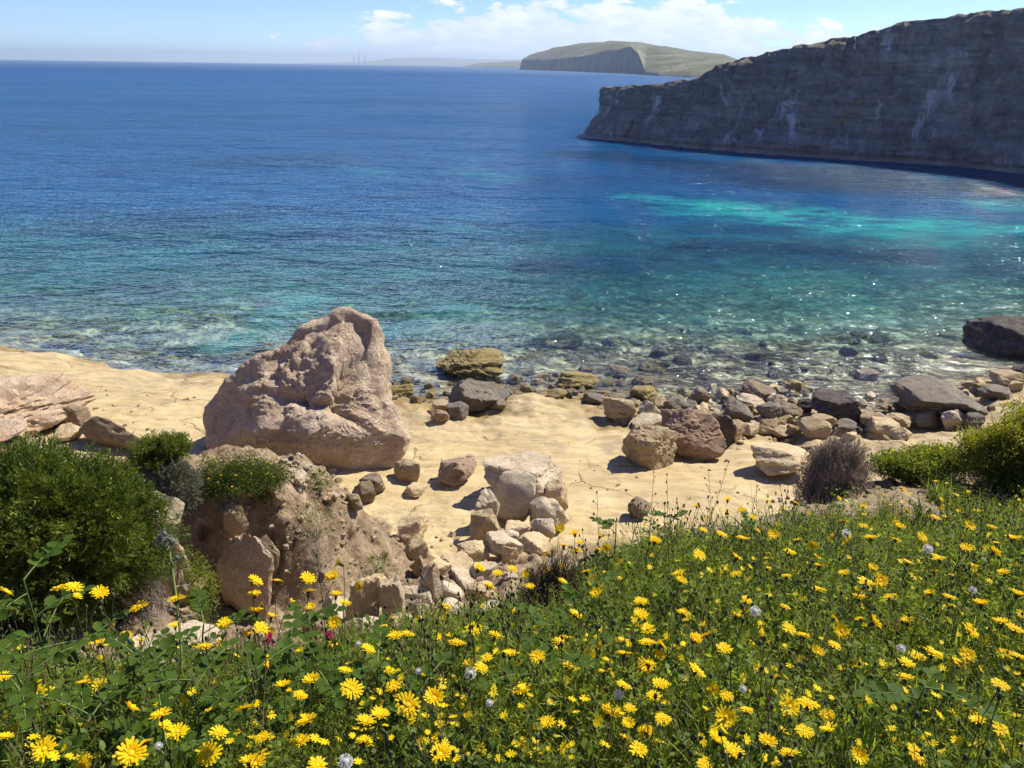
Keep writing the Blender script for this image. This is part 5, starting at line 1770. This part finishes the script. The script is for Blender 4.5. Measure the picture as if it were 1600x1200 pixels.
def flower(px, py, big=1.0, tiny=False, kind=None, tilt=None):
    h = RNG.uniform(0.17, 0.30)
    P, hh = meadow_spot(px, py, h)
    d = float(np.linalg.norm(P - CAM))
    R = 0.0188 * big * RNG.uniform(0.7, 1.12) * float(np.interp(d, [1.3, 2.2, 4.0, 7.0], [0.98, 1.28, 1.48, 1.3]))
    row, col_ = region_of(px, py)
    i = int(RNG.integers(4)) if RNG.random() < 0.84 else 4
    if kind is not None:
        i = kind
    # the heads turn up and a little toward the sun
    tx = Vector((RNG.normal() * 0.26 + 0.10, RNG.normal() * 0.28 + 0.22 - (0.6 if big > 1.12 else 0), 1.0)).normalized()
    if RNG.random() < 0.13 and big < 1.1:
        a_ = RNG.uniform(0, 6.28)
        tx = Vector((math.cos(a_) * 1.2, math.sin(a_) * 1.2, 0.8)).normalized()
    face = float(Vector(tuple((CAM - P) / d)) @ tx)
    look = 'half-closed' if i == 4 else ('face-on' if face > 0.72 else ('edge-on' if face < 0.42 else 'tilted'))
    sz = 'large' if (R / d * F) > 17 else ('medium' if (R / d * F) > 9 else 'small')
    label = '%s %s yellow flower %s %s' % (sz, look, row, col_)
    root = link('yellow_flower', None, loc=(P[0], P[1], P[2] - hh), label=label, cat='flower', group='yellow flowers of the meadow')
    top = Vector((0, 0, hh))
    rot = Vector((0, 0, 1)).rotation_difference(tx).to_euler()
    link('petals', PET[i], root, loc=top, rot=rot, scale=R)
    link('flower_centre', CEN[i], root, loc=top, rot=rot, scale=R)
    link('bracts', BRA[i], root, loc=top, rot=rot, scale=R)
    neck = top - tx * R * 0.55
    # the stem leans to meet the head
    q = Vector((0, 0, 1)).rotation_difference(neck.normalized())
    L_ = neck.length + 0.03
    base = neck - neck.normalized() * L_
    wid = 0.31
    o = link('stem', STEM[int(RNG.integers(6))], root, loc=base, rot=q.to_euler(), scale=(wid, wid, L_))
    NAMED.append((root, label, px))
    return P


NAMED = []
extra = []
while len(fl) + len(extra) < 300:
    px, py = RNG.uniform(1180, 1600), RNG.uniform(640, 900)
    if py > np.interp(px, [1180, 1400, 1500, 1600], [800, 770, 735, 640]):
        extra.append((px, py, 0.9))
for f in fl[:300] + extra:
    flower(*f)
settle_labels(NAMED)

# the smallest, farthest flowers, on the right slope and in the grass: one mass
VP, FP = strip_petals([(9, 0.08, 1.0, 0.15, 0.16, 0)], np.random.default_rng(5))
tri = np.concatenate([FP[:, [0, 1, 2]], FP[:, [0, 2, 3]]])
g_ = Geo()
cnt = 0
while cnt < 850:
    px, py = (RNG.uniform(560, 1620), RNG.uniform(625, 1180)) if RNG.random() < 0.8 else (RNG.uniform(0, 900), RNG.uniform(990, 1190))
    if py < np.interp(px, [0, 560, 880, 1000, 1180, 1400, 1500, 1600], [1000, 1000, 880, 820, 800, 770, 735, 630]):
        continue
    if py > 900 and RNG.random() < 0.45:
        continue
    P, hh = meadow_spot(px, py, RNG.uniform(0.10, 0.22))
    R = RNG.uniform(0.007, 0.014) if py > 800 else RNG.uniform(0.010, 0.017)
    a = RNG.uniform(0, 6.28)
    c_, s_ = math.cos(a), math.sin(a)
    Q = VP * R
    Q = np.stack([Q[:, 0] * c_ - Q[:, 1] * s_, Q[:, 0] * s_ + Q[:, 1] * c_, Q[:, 2] + Q[:, 0] * RNG.normal() * 0.4 + Q[:, 1] * RNG.normal() * 0.4], 1)
    g_.raw(Q + P, tri)
    cnt += 1
link('tiny_flowers', g_.mesh('tiny_flowers', M_PETAL, False), kind='stuff', label='scattered tiny yellow flowers far up the right slope')

# ------------------------------------------------------------------ seed clocks
def puff_mesh(seed):
    r_ = np.random.default_rng(seed)
    g_ = Geo()
    n_ = 220
    D = rdir(n_, 0.0, r_)
    g_.tubes(D * 0.2, D * 0.95, 0.012, 0.008)
    for d in D:
        dd_ = d + rdir(5, 0, r_) * 0.5
        g_.slivers(np.repeat(d[None] * 0.85, 5, 0), dd_, rdir(5, 0, r_), 0.26, 0.045)
    V, Fc = ico(2)
    g_.raw(V * (0.5 + 0.06 * pnoise(V * 4)[:, None]), Fc)
    return g_.mesh('seed_head', M_FLUFF)


PUFF = [puff_mesh(1), puff_mesh(2)]
for j, (px, py, r_px, lab) in enumerate(((735, 1052, 11, 'white seed clock in the middle foreground'), (655, 1049, 7, 'small white seed clock left of the middle one'), (540, 1190, 14, 'largest white seed clock, at the bottom edge'), (1180, 955, 10, 'white seed clock in the meadow below the sandy boulder'), (1450, 858, 9, 'white seed clock in the upper right meadow'), (966, 1085, 9, 'dull seed clock right of the middle foreground'),
                                           (1408, 1013, 8, 'white seed clock in the lower right meadow'), (1322, 833, 8, 'fluffy seed clock near the top of the meadow under the dead bush'), (1161, 1076, 7, 'ragged seed clock above the bottom right flowers'), (248, 1165, 7, 'small seed clock at the lower left behind a big flower'), (1520, 922, 7, 'seed clock near the right edge in the middle meadow'), (560, 1006, 6, 'tiny seed clock below the gully rubble'), (862, 877, 6, 'tiny seed clock over the dark twigs'), (765, 1098, 7, 'small ragged seed clock below the middle one'))):
    P, hh = meadow_spot(px, py, 0.26)
    d = float((P - CAM) @ fwd)
    root = link('seed_clock', None, loc=(P[0], P[1], P[2] - hh), label=lab, cat='seed head', group='white seed clocks')
    link('seed_head', PUFF[j % 2], root, loc=(0, 0, hh), scale=0.8 * r_px / F * d)
    link('stem', STEM[j % 6], root, loc=(0, 0, -0.03), scale=(0.28, 0.28, hh + 0.03))
# ------------------------------------------------------------------ large-leaved plants, thistle, shrubs
LEAFLET = []
for v_ in range(3):
    # obovate leaflet, unit length along +x, folded a little along its midrib
    t = np.linspace(0, 1, 8)
    wv = np.array([0.02, 0.20, 0.33, 0.385, 0.38, 0.32, 0.19, 0.01]) * (0.92 + 0.08 * v_)
    cz = -0.12 * t ** 2 * (1 + 0.4 * v_)
    V = np.concatenate([np.stack([t, 0 * t, cz - 0.02], 1), np.stack([t, wv, cz + wv * 0.22], 1), np.stack([t, -wv, cz + wv * 0.22], 1)])
    Fc = []
    for q in range(7):
        Fc += [[q, q + 1, 9 + q, 8 + q], [q + 1, q, 16 + q, 17 + q]]
    LEAFLET.append(new_mesh('leaflet', V, Fc, M_SULLA))


def frame_rot(xdir, zhint):
    x = Vector(xdir).normalized()
    z = Vector(zhint)
    z = (z - x * z.dot(x)).normalized()
    y = z.cross(x)
    return Matrix((x, y, z)).transposed().to_euler()


def pinnate(root, base, az_, length, pairs, rise=0.5, leaf=0.03):
    """a feather leaf: curved stalk with pairs of leaflets and one at the end"""
    t = np.linspace(0, 1, 10)
    dirh = np.array([math.cos(az_), math.sin(az_), 0])
    pts = base + dirh[None] * (length * t)[:, None] + np.array([0, 0, 1]) * (length * (rise * t - 0.55 * rise * t ** 2))[:, None]
    g_ = Geo()
    g_.curve(pts, 0.0026, 0.0012)
    st = link('leaf_stalk', g_.mesh('leaf_stalk', M_STALK), root)
    side = np.array([-dirh[1], dirh[0], 0])
    for i in range(pairs):
        u = 0.30 + 0.62 * i / max(1, pairs - 1)
        p = np.array([np.interp(u, t, pts[:, k_]) for k_ in range(3)])
        tan = np.array([np.interp(u + .02, t, pts[:, k_]) for k_ in range(3)]) - p
        tan /= np.linalg.norm(tan)
        for sg in (-1, 1):
            d = side * sg + tan * 0.55 + np.array([0, 0, RNG.uniform(0.05, 0.55)])
            lf = leaf * RNG.uniform(0.8, 1.12) * (0.85 + 0.3 * math.sin(u * 3))
            link('leaflet', LEAFLET[int(RNG.integers(3))], st, loc=p, rot=frame_rot(d, (RNG.normal() * .3, RNG.normal() * .3, 1)), scale=lf)
    link('leaflet', LEAFLET[0], st, loc=pts[-1], rot=frame_rot(dirh + [0, 0, 0.1], (0, 0, 1)), scale=leaf * 1.15)


def leafy_plant(px, py, h, label, leaves=5, size=1.0, stems=1, above=None):
    P, hh = meadow_spot(px, py, h)
    root = link('leafy_plant', None, loc=(P[0], P[1], P[2] - hh), label=label, cat='plant', group='plants with feather leaves')
    g_ = Geo()
    t = np.linspace(0, 1, 8)[:, None]
    pts = t * np.array([0, 0, hh]) + np.sin(t * 2.5) * np.array([RNG.normal() * .02, RNG.normal() * .02, 0])
    pts[0, 2] -= 0.04
    g_.curve(pts, 0.0052 * size, 0.0028 * size)
    link('stem', g_.mesh('stem', M_STALK), root)
    a0 = RNG.uniform(0, 6.28)
    for i in range(leaves):
        u = 0.30 + 0.70 * (i + 1) / leaves
        p = np.array([np.interp(u, t[:, 0], pts[:, k_]) for k_ in range(3)])
        pinnate(root, p, a0 + i * 2.4 + RNG.normal() * .3, RNG.uniform(0.11, 0.17) * size, int(RNG.integers(3, 6)), RNG.uniform(0.2, 0.9), 0.030 * size)


for args in ((36, 905, 0.50, 'tall large-leaved plant with thick stem at the left edge', 8, 1.1), (20, 1060, 0.30, 'large-leaved plant low at the left edge', 6), (105, 1000, 0.30, 'large-leaved plant right of the tall thick-stemmed one', 6),
             (150, 1110, 0.22, 'large-leaved plant at lower left among big flowers', 6), (215, 1010, 0.30, 'large-leaved plant just left of the thistle stem', 6), (330, 975, 0.30, 'large-leaved plant right of the thistle in front of the pink slab', 6),
             (300, 1060, 0.25, 'large-leaved plant at the foot of the thistle', 6), (395, 1040, 0.25, 'large-leaved plant below the flower cluster under the mound', 6), (460, 985, 0.30, 'upright large-leaved plant under the mound next to the magenta blossoms', 6),
             (500, 1045, 0.24, 'large-leaved plant below the magenta blossoms', 6), (590, 1040, 0.24, 'large-leaved plant below the gully rubble', 5), (860, 975, 0.24, 'large-leaved plant right of the middle under the dark twigs', 5), (835, 1050, 0.22, 'large-leaved plant low in the middle of the meadow', 4),
             (890, 935, 0.22, 'large-leaved plant beside the dark twigs', 4), (960, 815, 0.22, 'large-leaved plant at the meadow top left of the budding stalks', 4), (1050, 810, 0.22, 'large-leaved plant at the meadow top right of the budding stalks', 4),
             (1290, 800, 0.18, 'large-leaved plant at the meadow top under the dead bush', 4), (1450, 1080, 0.28, 'large-leaved plant at lower right', 5), (1180, 815, 0.18, 'large-leaved plant at the meadow top under the sandy boulder', 4), (640, 1120, 0.18, 'large-leaved plant at the bottom middle', 4), (250, 1150, 0.18, 'large-leaved plant at the bottom left behind the biggest flowers', 5)):
    leafy_plant(*args)

# magenta blossoms
for px, py, lab in ((421, 1000, 'left of two magenta blossoms under the mound'), (514, 993, 'right of two magenta blossoms, beside the upright leafy plant')):
    P, hh = meadow_spot(px, py, 0.28)
    root = link('magenta_blossom', None, loc=(P[0], P[1], P[2] - hh), label=lab, cat='flower', group='magenta blossoms')
    g_ = Geo()
    for j in range(26):
        a = RNG.uniform(0, 6.28)
        z = RNG.uniform(-0.018, 0.016)
        d = np.array([[math.cos(a), math.sin(a), RNG.uniform(0.1, 1.0)]])
        g_.leaves(np.array([[0, 0, z]]), d, np.array([[0, 0, 1.0]]), RNG.uniform(0.010, 0.016), 0.007)
    link('blossom', g_.mesh('blossom', M_MAG), root, loc=(0, 0, hh))
    link('stem', STEM[1], root, loc=(0, 0, -.02), scale=(0.4, 0.4, hh + .02))

# thistle
P, hh = meadow_spot(285, 1108, 0.04)
Pt = CAM + ray(262, 848) * (float(np.linalg.norm(P - CAM)) * 0.97)
root = link('thistle', None, loc=P, label='tall pale-stemmed thistle with spiny grey-green heads rising before the bush', cat='plant')
t = np.linspace(0, 1, 12)[:, None]
vec = Pt - P
pts = t * vec + np.sin(t * math.pi) * np.array([0.012, 0, 0])
g_ = Geo()
g_.curve(pts, 0.0050, 0.0036)
link('stem', g_.mesh('stem', M_STALK), root)
g_ = Geo()
g_.curve(np.array([pts[7], pts[7] * .4 + pts[11] * .6 + [-0.022, 0, 0.01], pts[11] + [-0.02, 0, 0.0]]), 0.0030, 0.0022)
link('branch', g_.mesh('branch', M_STALK), root)
for q, sc in ((pts[-1] + [0.012, 0, 0.005], 1.0), (pts[11] + [-0.02, 0, 0.008], 0.8), (pts[10] + [0.02, 0, 0.0], 0.6), (pts[-1] + [-0.004, 0, 0.03], 0.7)):
    g_ = Geo()
    V, Fc = ico(2)
    g_.raw(V * [0.010, 0.010, 0.013] * sc, Fc)
    D = rdir(46, 0.25)
    g_.slivers(D * 0.009 * sc, D, rdir(46), 0.020 * sc, 0.004 * sc)
    link('spiny_head', g_.mesh('spiny_head', M_GREYLEAF), root, loc=q)
for u, sg in ((0.55, 1), (0.35, -1), (0.75, 1), (0.2, 1)):
    g_ = Geo()
    p = pts[int(u * 11)]
    n_ = 7
    pp = p + np.linspace(0, 1, n_)[:, None] * np.array([0.045 * sg, -0.01, 0.02])
    g_.leaves(pp, np.stack([np.full(n_, 0.5 * sg), RNG.normal(0, 1, n_), RNG.normal(0, .6, n_)], 1), np.tile([0, 0, 1.0], (n_, 1)), 0.022, 0.008)
    link('leaf', g_.mesh('leaf', M_GREYLEAF), root)

# budding stalks at the edge of the meadow
for px0, py0, px1, py1, lab in ((1015, 835, 1022, 738, 'dark budding stalk with several buds standing up against the shelf'), (1045, 838, 1043, 742, 'second dark budding stalk just right of the first'), (1095, 820, 1140, 722, 'thin leaning budding stalk with a small yellow flower, before the sandy boulder'),
                                (1000, 830, 985, 790, 'short budding stalk left of the tall dark ones'), (1120, 815, 1108, 735, 'thin upright budding stalk beside the leaning one'), (940, 850, 933, 770, 'thin dry stalk at the edge of the twigs'), (1170, 800, 1185, 760, 'short budding stalk below the sandy boulder'), (715, 985, 745, 915, 'grey-green spiny stalk below the gully'), (640, 965, 660, 925, 'thin dark stalk in front of the gully rubble'), (500, 950, 492, 870, 'upright green stalk in front of the mound')):
    P, hh = meadow_spot(px0, py0, 0.10)
    d = float((P - CAM) @ fwd)
    vec = (px1 - px0) / F * d * right + (py0 - py1) / F * d * up
    vec = vec + fwd * 0.02
    root = link('budding_stalk', None, loc=(P[0], P[1], P[2] - hh), label=lab, cat='plant', group='budding stalks')
    b0 = np.array([0, 0, -0.02])
    tp = np.array([0, 0, hh]) + vec
    t = np.linspace(0, 1, 9)[:, None]
    pts = b0 + (tp - b0) * t + np.sin(t * 3.0) * np.array([0.006, 0.004, 0])
    g_ = Geo()
    g_.curve(pts, 0.0022, 0.0011)
    link('stem', g_.mesh('stem', M_BUD), root)
    for j in range(6):
        p = pts[3 + j]
        e = p + np.array([RNG.normal() * .022, RNG.normal() * .015, RNG.uniform(.012, .04)])
        if j == 5:
            e = p
        g_ = Geo()
        if j < 5:
            g_.tubes([p], [e], 0.0011, 0.0009)
        g_.raw(V12 * [0.0036, 0.0036, 0.0075] * RNG.uniform(.8, 1.4) + e, F12)
        link('bud', g_.mesh('bud', M_BUD), root)

# ---- shrubs
def blob_points(n, rad, seed, shell=0.35, lump=0.22, bottom=-0.75):
    r_ = np.random.default_rng(seed)
    D = rdir(n, 0.25, r_)
    rr = r_.uniform(shell, 1.0, n) ** 0.6
    rr *= 1 + lump * fbm(D * 2.2 + seed, 3) * 2 + 0.10 * fbm(D * 6 + seed, 2)
    P = D * rr[:, None]
    P[:, 2] = np.maximum(P[:, 2], bottom)
    return P * rad, D


def fit_box(x0, y0, x1, y1, dr=0.8, sink=0.45):
    """stands on the ground that shows at the foot of the box"""
    if sink > 0.46:
        return rock_fit(x0, y0, x1, y1, dr, 0.45)
    d = ray((x0 + x1) / 2, (y0 + y1) / 2)
    foot = hit((x0 + x1) / 2, y1 - 0.06 * (y1 - y0))
    s = float((foot - CAM) @ fwd)
    w = (x1 - x0) / F * s
    dp = w * dr
    vis = (y1 - y0) / F * s
    sd = -d[2]
    h = math.sqrt(max(vis ** 2 - (dp * sd) ** 2, (0.4 * w) ** 2)) / math.sqrt(1 - sd * sd)
    x, y = foot[0], foot[1] + dp * 0.22
    return np.array([x, y, foot[2] + h * 0.42]), w, dp, h


def bush(name, box, mat, label, n, leafL, leafW, seed, style='needle', twig=None, twigmat=None, dr=0.8, cat='bush', lump=0.22, sink=0.45, blobs=None, flowers=0, shoots=0):
    P, w, dp, h = fit_box(*box, dr, sink)
    gz = ground(P[0], P[1])
    root = link(name, None, loc=(P[0], P[1], gz), label=label, cat=cat)
    cz = P[2] - gz
    rad = np.array([w, dp, h]) / 2
    g_ = Geo()
    r_ = np.random.default_rng(seed)
    parts = blobs or [((0, 0, 0), 1.0)]
    Ps, Ds = [], []
    for j, (c_, s_) in enumerate(parts):
        m_ = int(n * s_ ** 2 / sum(q[1] ** 2 for q in parts))
        p, d = blob_points(m_, rad * s_, seed + j, lump=lump)
        Ps.append(p + np.array(c_) * rad)
        Ds.append(d)
    Q, D = np.concatenate(Ps), np.concatenate(Ds)
    Q[:, 2] = np.maximum(Q[:, 2] + cz, 0.02)
    if style == 'needle':
        # sprays: each a short shoot with needles all round
        k_ = 9
        ax = D * 0.8 + rdir(len(Q), 0.35, r_) * 0.8
        ax /= np.linalg.norm(ax, axis=1)[:, None]
        for j in range(k_):
            f = j / k_
            dd_ = ax * 0.9 + rdir(len(Q), 0, r_) * 0.75
            g_.slivers(Q + ax * (leafL * 1.4 * f), dd_, rdir(len(Q), 0, r_), leafL * r_.uniform(0.7, 1.2, len(Q)), leafW)
    else:
        k_ = 4
        for j in range(k_):
            dd_ = D * 0.6 + rdir(len(Q), 0.3, r_)
            g_.leaves(Q + r_.normal(0, leafL, Q.shape), dd_, rdir(len(Q), 0.6, r_), leafL * r_.uniform(0.7, 1.3, len(Q)), leafW * r_.uniform(0.8, 1.2, len(Q)))
    link('foliage', g_.mesh('foliage', mat), root)
    if twig:
        g_ = Geo()
        m_ = twig
        idx = r_.integers(0, len(Q), m_)
        A = np.zeros((m_, 3))
        A[:, :2] = r_.normal(0, 0.12, (m_, 2)) * rad[:2]
        B = Q[idx] * [0.97, 0.97, 0.97]
        mid = (A + B) / 2 + r_.normal(0, 0.12, (m_, 3)) * rad
        g_.tubes(A, mid, 0.010 * w, 0.005 * w)
        g_.tubes(mid, B, 0.005 * w, 0.0015 * w)
        link('branches', g_.mesh('branches', twigmat or M_TWIG_GREY), root)
    if shoots:
        # straggling shoots that stand out of the crown
        gs, gl_ = Geo(), Geo()
        for i in r_.integers(0, len(Q), shoots):
            d = D[i] * 0.5 + rdir(1, 0.9, r_)[0] * 0.7
            L_ = h * r_.uniform(0.12, 0.30)
            e = Q[i] + d * L_
            gs.tubes([Q[i] * 0.9], [e], 0.0028 * w, 0.0012 * w)
            m_ = 10
            f_ = r_.uniform(0.15, 1.0, m_)[:, None]
            gl_.leaves(Q[i] + d * L_ * f_, rdir(m_, 0.4, r_), rdir(m_, 0.5, r_), leafL * r_.uniform(0.6, 1.0, m_), leafW * 0.9)
        link('shoots', gs.mesh('shoots', M_STALK), root)
        link('shoot_leaves', gl_.mesh('shoot_leaves', mat), root)
    if flowers:
        g_ = Geo()
        up_i = np.where(Q[:, 2] > np.quantile(Q[:, 2], 0.55))[0]
        for i in r_.choice(up_i, flowers):
            g_.raw(VP * r_.uniform(0.010, 0.018) + Q[i] + [0, 0, 0.05], tri)
        link('blossoms', g_.mesh('blossoms', M_PETAL, False), root)
    return root


def twig_bush(name, box, mat, label, seed, n1=14, levels=4, r0=0.006, spread=0.8, cat='bush', dr=0.8, sink=0.45, kids=(3, 5)):
    """leafless bush: repeated forking from the root, filling its dome"""
    P, w, dp, h = fit_box(*box, dr, sink)
    gz = ground(P[0], P[1])
    root = link(name, None, loc=(P[0], P[1], gz), label=label, cat=cat)
    r_ = np.random.default_rng(seed)
    rad = np.array([w / 2, dp / 2, h])
    g_ = Geo()
    A = np.stack([r_.normal(0, .05, n1), r_.normal(0, .05, n1), np.zeros(n1)], 1)
    D = rdir(n1, 0.55, r_)
    D[:, 2] = np.abs(D[:, 2])
    r = r0
    L = 0.40
    for lv in range(levels):
        E = A + D * L * r_.uniform(0.7, 1.25, len(A))[:, None]
        over = np.maximum(1, np.linalg.norm(E, axis=1) / 1.0)
        E = E / over[:, None]
        M_ = (A + E) / 2 + r_.normal(0, 0.05 * L / 0.4, A.shape)
        g_.tubes(A * rad, M_ * rad, r, r * 0.85)
        g_.tubes(M_ * rad, E * rad, r * 0.85, r * 0.65)
        k_ = int(r_.integers(*kids))
        A = np.repeat(E, k_, 0)
        D = np.repeat(D, k_, 0) * 0.7 + rdir(len(A), 0.1, r_) * spread
        D /= np.linalg.norm(D, axis=1)[:, None]
        L *= 0.66
        r *= 0.62
    link('twigs', g_.mesh('twigs', mat), root)
    return root


bush('green_bush', (-110, 708, 244, 985), M_JUNI, 'big rounded evergreen bush, bright on top and dark below, at the left edge', 21000, 0.055, 0.013, 201, 'needle', 60, M_TWIG_GREY, dr=0.75, lump=0.28, sink=0.47, shoots=90)
twig_bush('bare_branches', (-70, 690, 50, 790), M_TWIG_GREY, 'bare whitish branches sticking out of the big evergreen bush', 202, 6, 4, 0.014, 0.6, cat='branch', kids=(2, 3), sink=0.47).location += Vector((0.0, -0.75, 0.35))
twig_bush('grey_bush', (176, 850, 268, 975), M_TWIG_GREY, 'dead grey twiggy bush hanging below the evergreen bush', 203, 60, 5, 0.0065, 1.0)
bush('grey_shrub', (252, 722, 316, 815), M_GREYLEAF, 'small grey-leaved shrub between the evergreen bush and the mound', 2600, 0.035, 0.006, 204, 'needle', 40, M_TWIG_GREY)
bush('dark_shrub', (208, 676, 292, 740), M_SHRUB, 'dark spiky shrub right behind the evergreen bush', 1500, 0.06, 0.011, 205, 'needle', 30, M_TWIG_BROWN, lump=0.5, shoots=30, blobs=[((-0.4, 0, -0.1), 0.6), ((0.35, 0.1, 0.1), 0.62), ((0.1, -0.2, -0.4), 0.6)])
bush('flowering_shrub', (296, 696, 448, 800), M_SHRUB, 'green shrub with small yellow blossoms on top of the earth mound', 5200, 0.034, 0.011, 206, 'leaf', 60, M_TWIG_BROWN, flowers=95, lump=0.45, shoots=70, blobs=[((-0.45, 0, -0.15), 0.62), ((0.42, 0.1, -0.25), 0.58), ((0.0, -0.2, 0.0), 0.72), ((-0.1, 0.2, -0.5), 0.6)])
bush('mound_weed', (455, 790, 520, 850), M_SHRUB, 'thin green weed in the face of the earth mound', 350, 0.03, 0.007, 207, 'leaf', 30, M_TWIG_BROWN, lump=0.4)
twig_bush('dry_tuft', (405, 795, 450, 838), M_TWIG_BROWN, 'small dry brown tuft on the mound above the pinkish slab', 208, 16, 3, 0.003, 1.0)
twig_bush('grey_tuft', (455, 845, 545, 915), M_TWIG_GREY, 'dry grey tuft at the foot of the mound', 209, 20, 4, 0.003, 1.0)
bush('dark_weed', (296, 870, 346, 985), M_SHRUB, 'dark green weed growing in the crack left of the pinkish slab', 500, 0.035, 0.012, 210, 'leaf', 20, M_STALK, lump=0.4)
bush('small_weed', (560, 865, 620, 905), M_SHRUB, 'small green weed at the right foot of the mound', 220, 0.025, 0.007, 211, 'leaf', 14, M_STALK, lump=0.5)
twig_bush('dead_bush', (1246, 664, 1380, 782), M_TWIG_BROWN, 'round dead brown bush at the edge of the earth strip', 212, 120, 4, 0.0070, 1.0, kids=(4, 6))
bush('low_green_shrub', (1372, 694, 1500, 757), M_SHRUB, 'low green shrub right of the dead bush', 6000, 0.026, 0.011, 213, 'leaf', 60, M_TWIG_BROWN, lump=0.45, flowers=30, sink=0.4, shoots=60, blobs=[((-0.55, 0, -0.3), 0.5), ((0.5, 0.1, -0.05), 0.62), ((0.0, -0.2, -0.2), 0.62), ((0.8, 0, 0.1), 0.5)])
bush('yellow_green_bush', (1512, 622, 1700, 768), M_YSHRUB, 'yellow-green bush at the right edge above the meadow', 10000, 0.026, 0.011, 214, 'leaf', 80, M_TWIG_BROWN, lump=0.45, flowers=60, sink=0.4, shoots=80, blobs=[((-0.45, 0, -0.35), 0.58), ((0.4, 0.1, 0.05), 0.72), ((0.0, -0.2, -0.15), 0.66)])
twig_bush('dark_twig_thicket', (800, 850, 925, 985), M_TWIG_DARK, 'tangled dark leafless twigs at the meadow edge below the pale pile', 215, 46, 5, 0.0042, 1.1)

for i, (box, lab) in enumerate((((420, 850, 455, 885), 'dry straw tuft halfway down the mound'), ((530, 815, 565, 845), 'dry straw tuft on the right face of the mound'), ((585, 855, 615, 880), 'dry straw tuft near the mound foot'), ((300, 820, 335, 860), 'dry straw tuft in the shaded left of the mound'), ((500, 770, 530, 796), 'dry straw tuft below the pebbles'))):
    twig_bush('dry_tuft', box, M_DRY, lab, 230 + i, 26, 2, 0.004, 0.7)
bush('mound_weed', (470, 735, 520, 775), M_SHRUB, 'small green weed among the pebbles on the mound crest', 200, 0.03, 0.009, 240, 'leaf', 10, M_STALK, lump=0.5, shoots=12)
bush('mound_weed', (395, 770, 440, 800), M_SHRUB, 'green weed hanging under the flowering shrub', 300, 0.03, 0.009, 241, 'leaf', 14, M_STALK, lump=0.5, shoots=14)
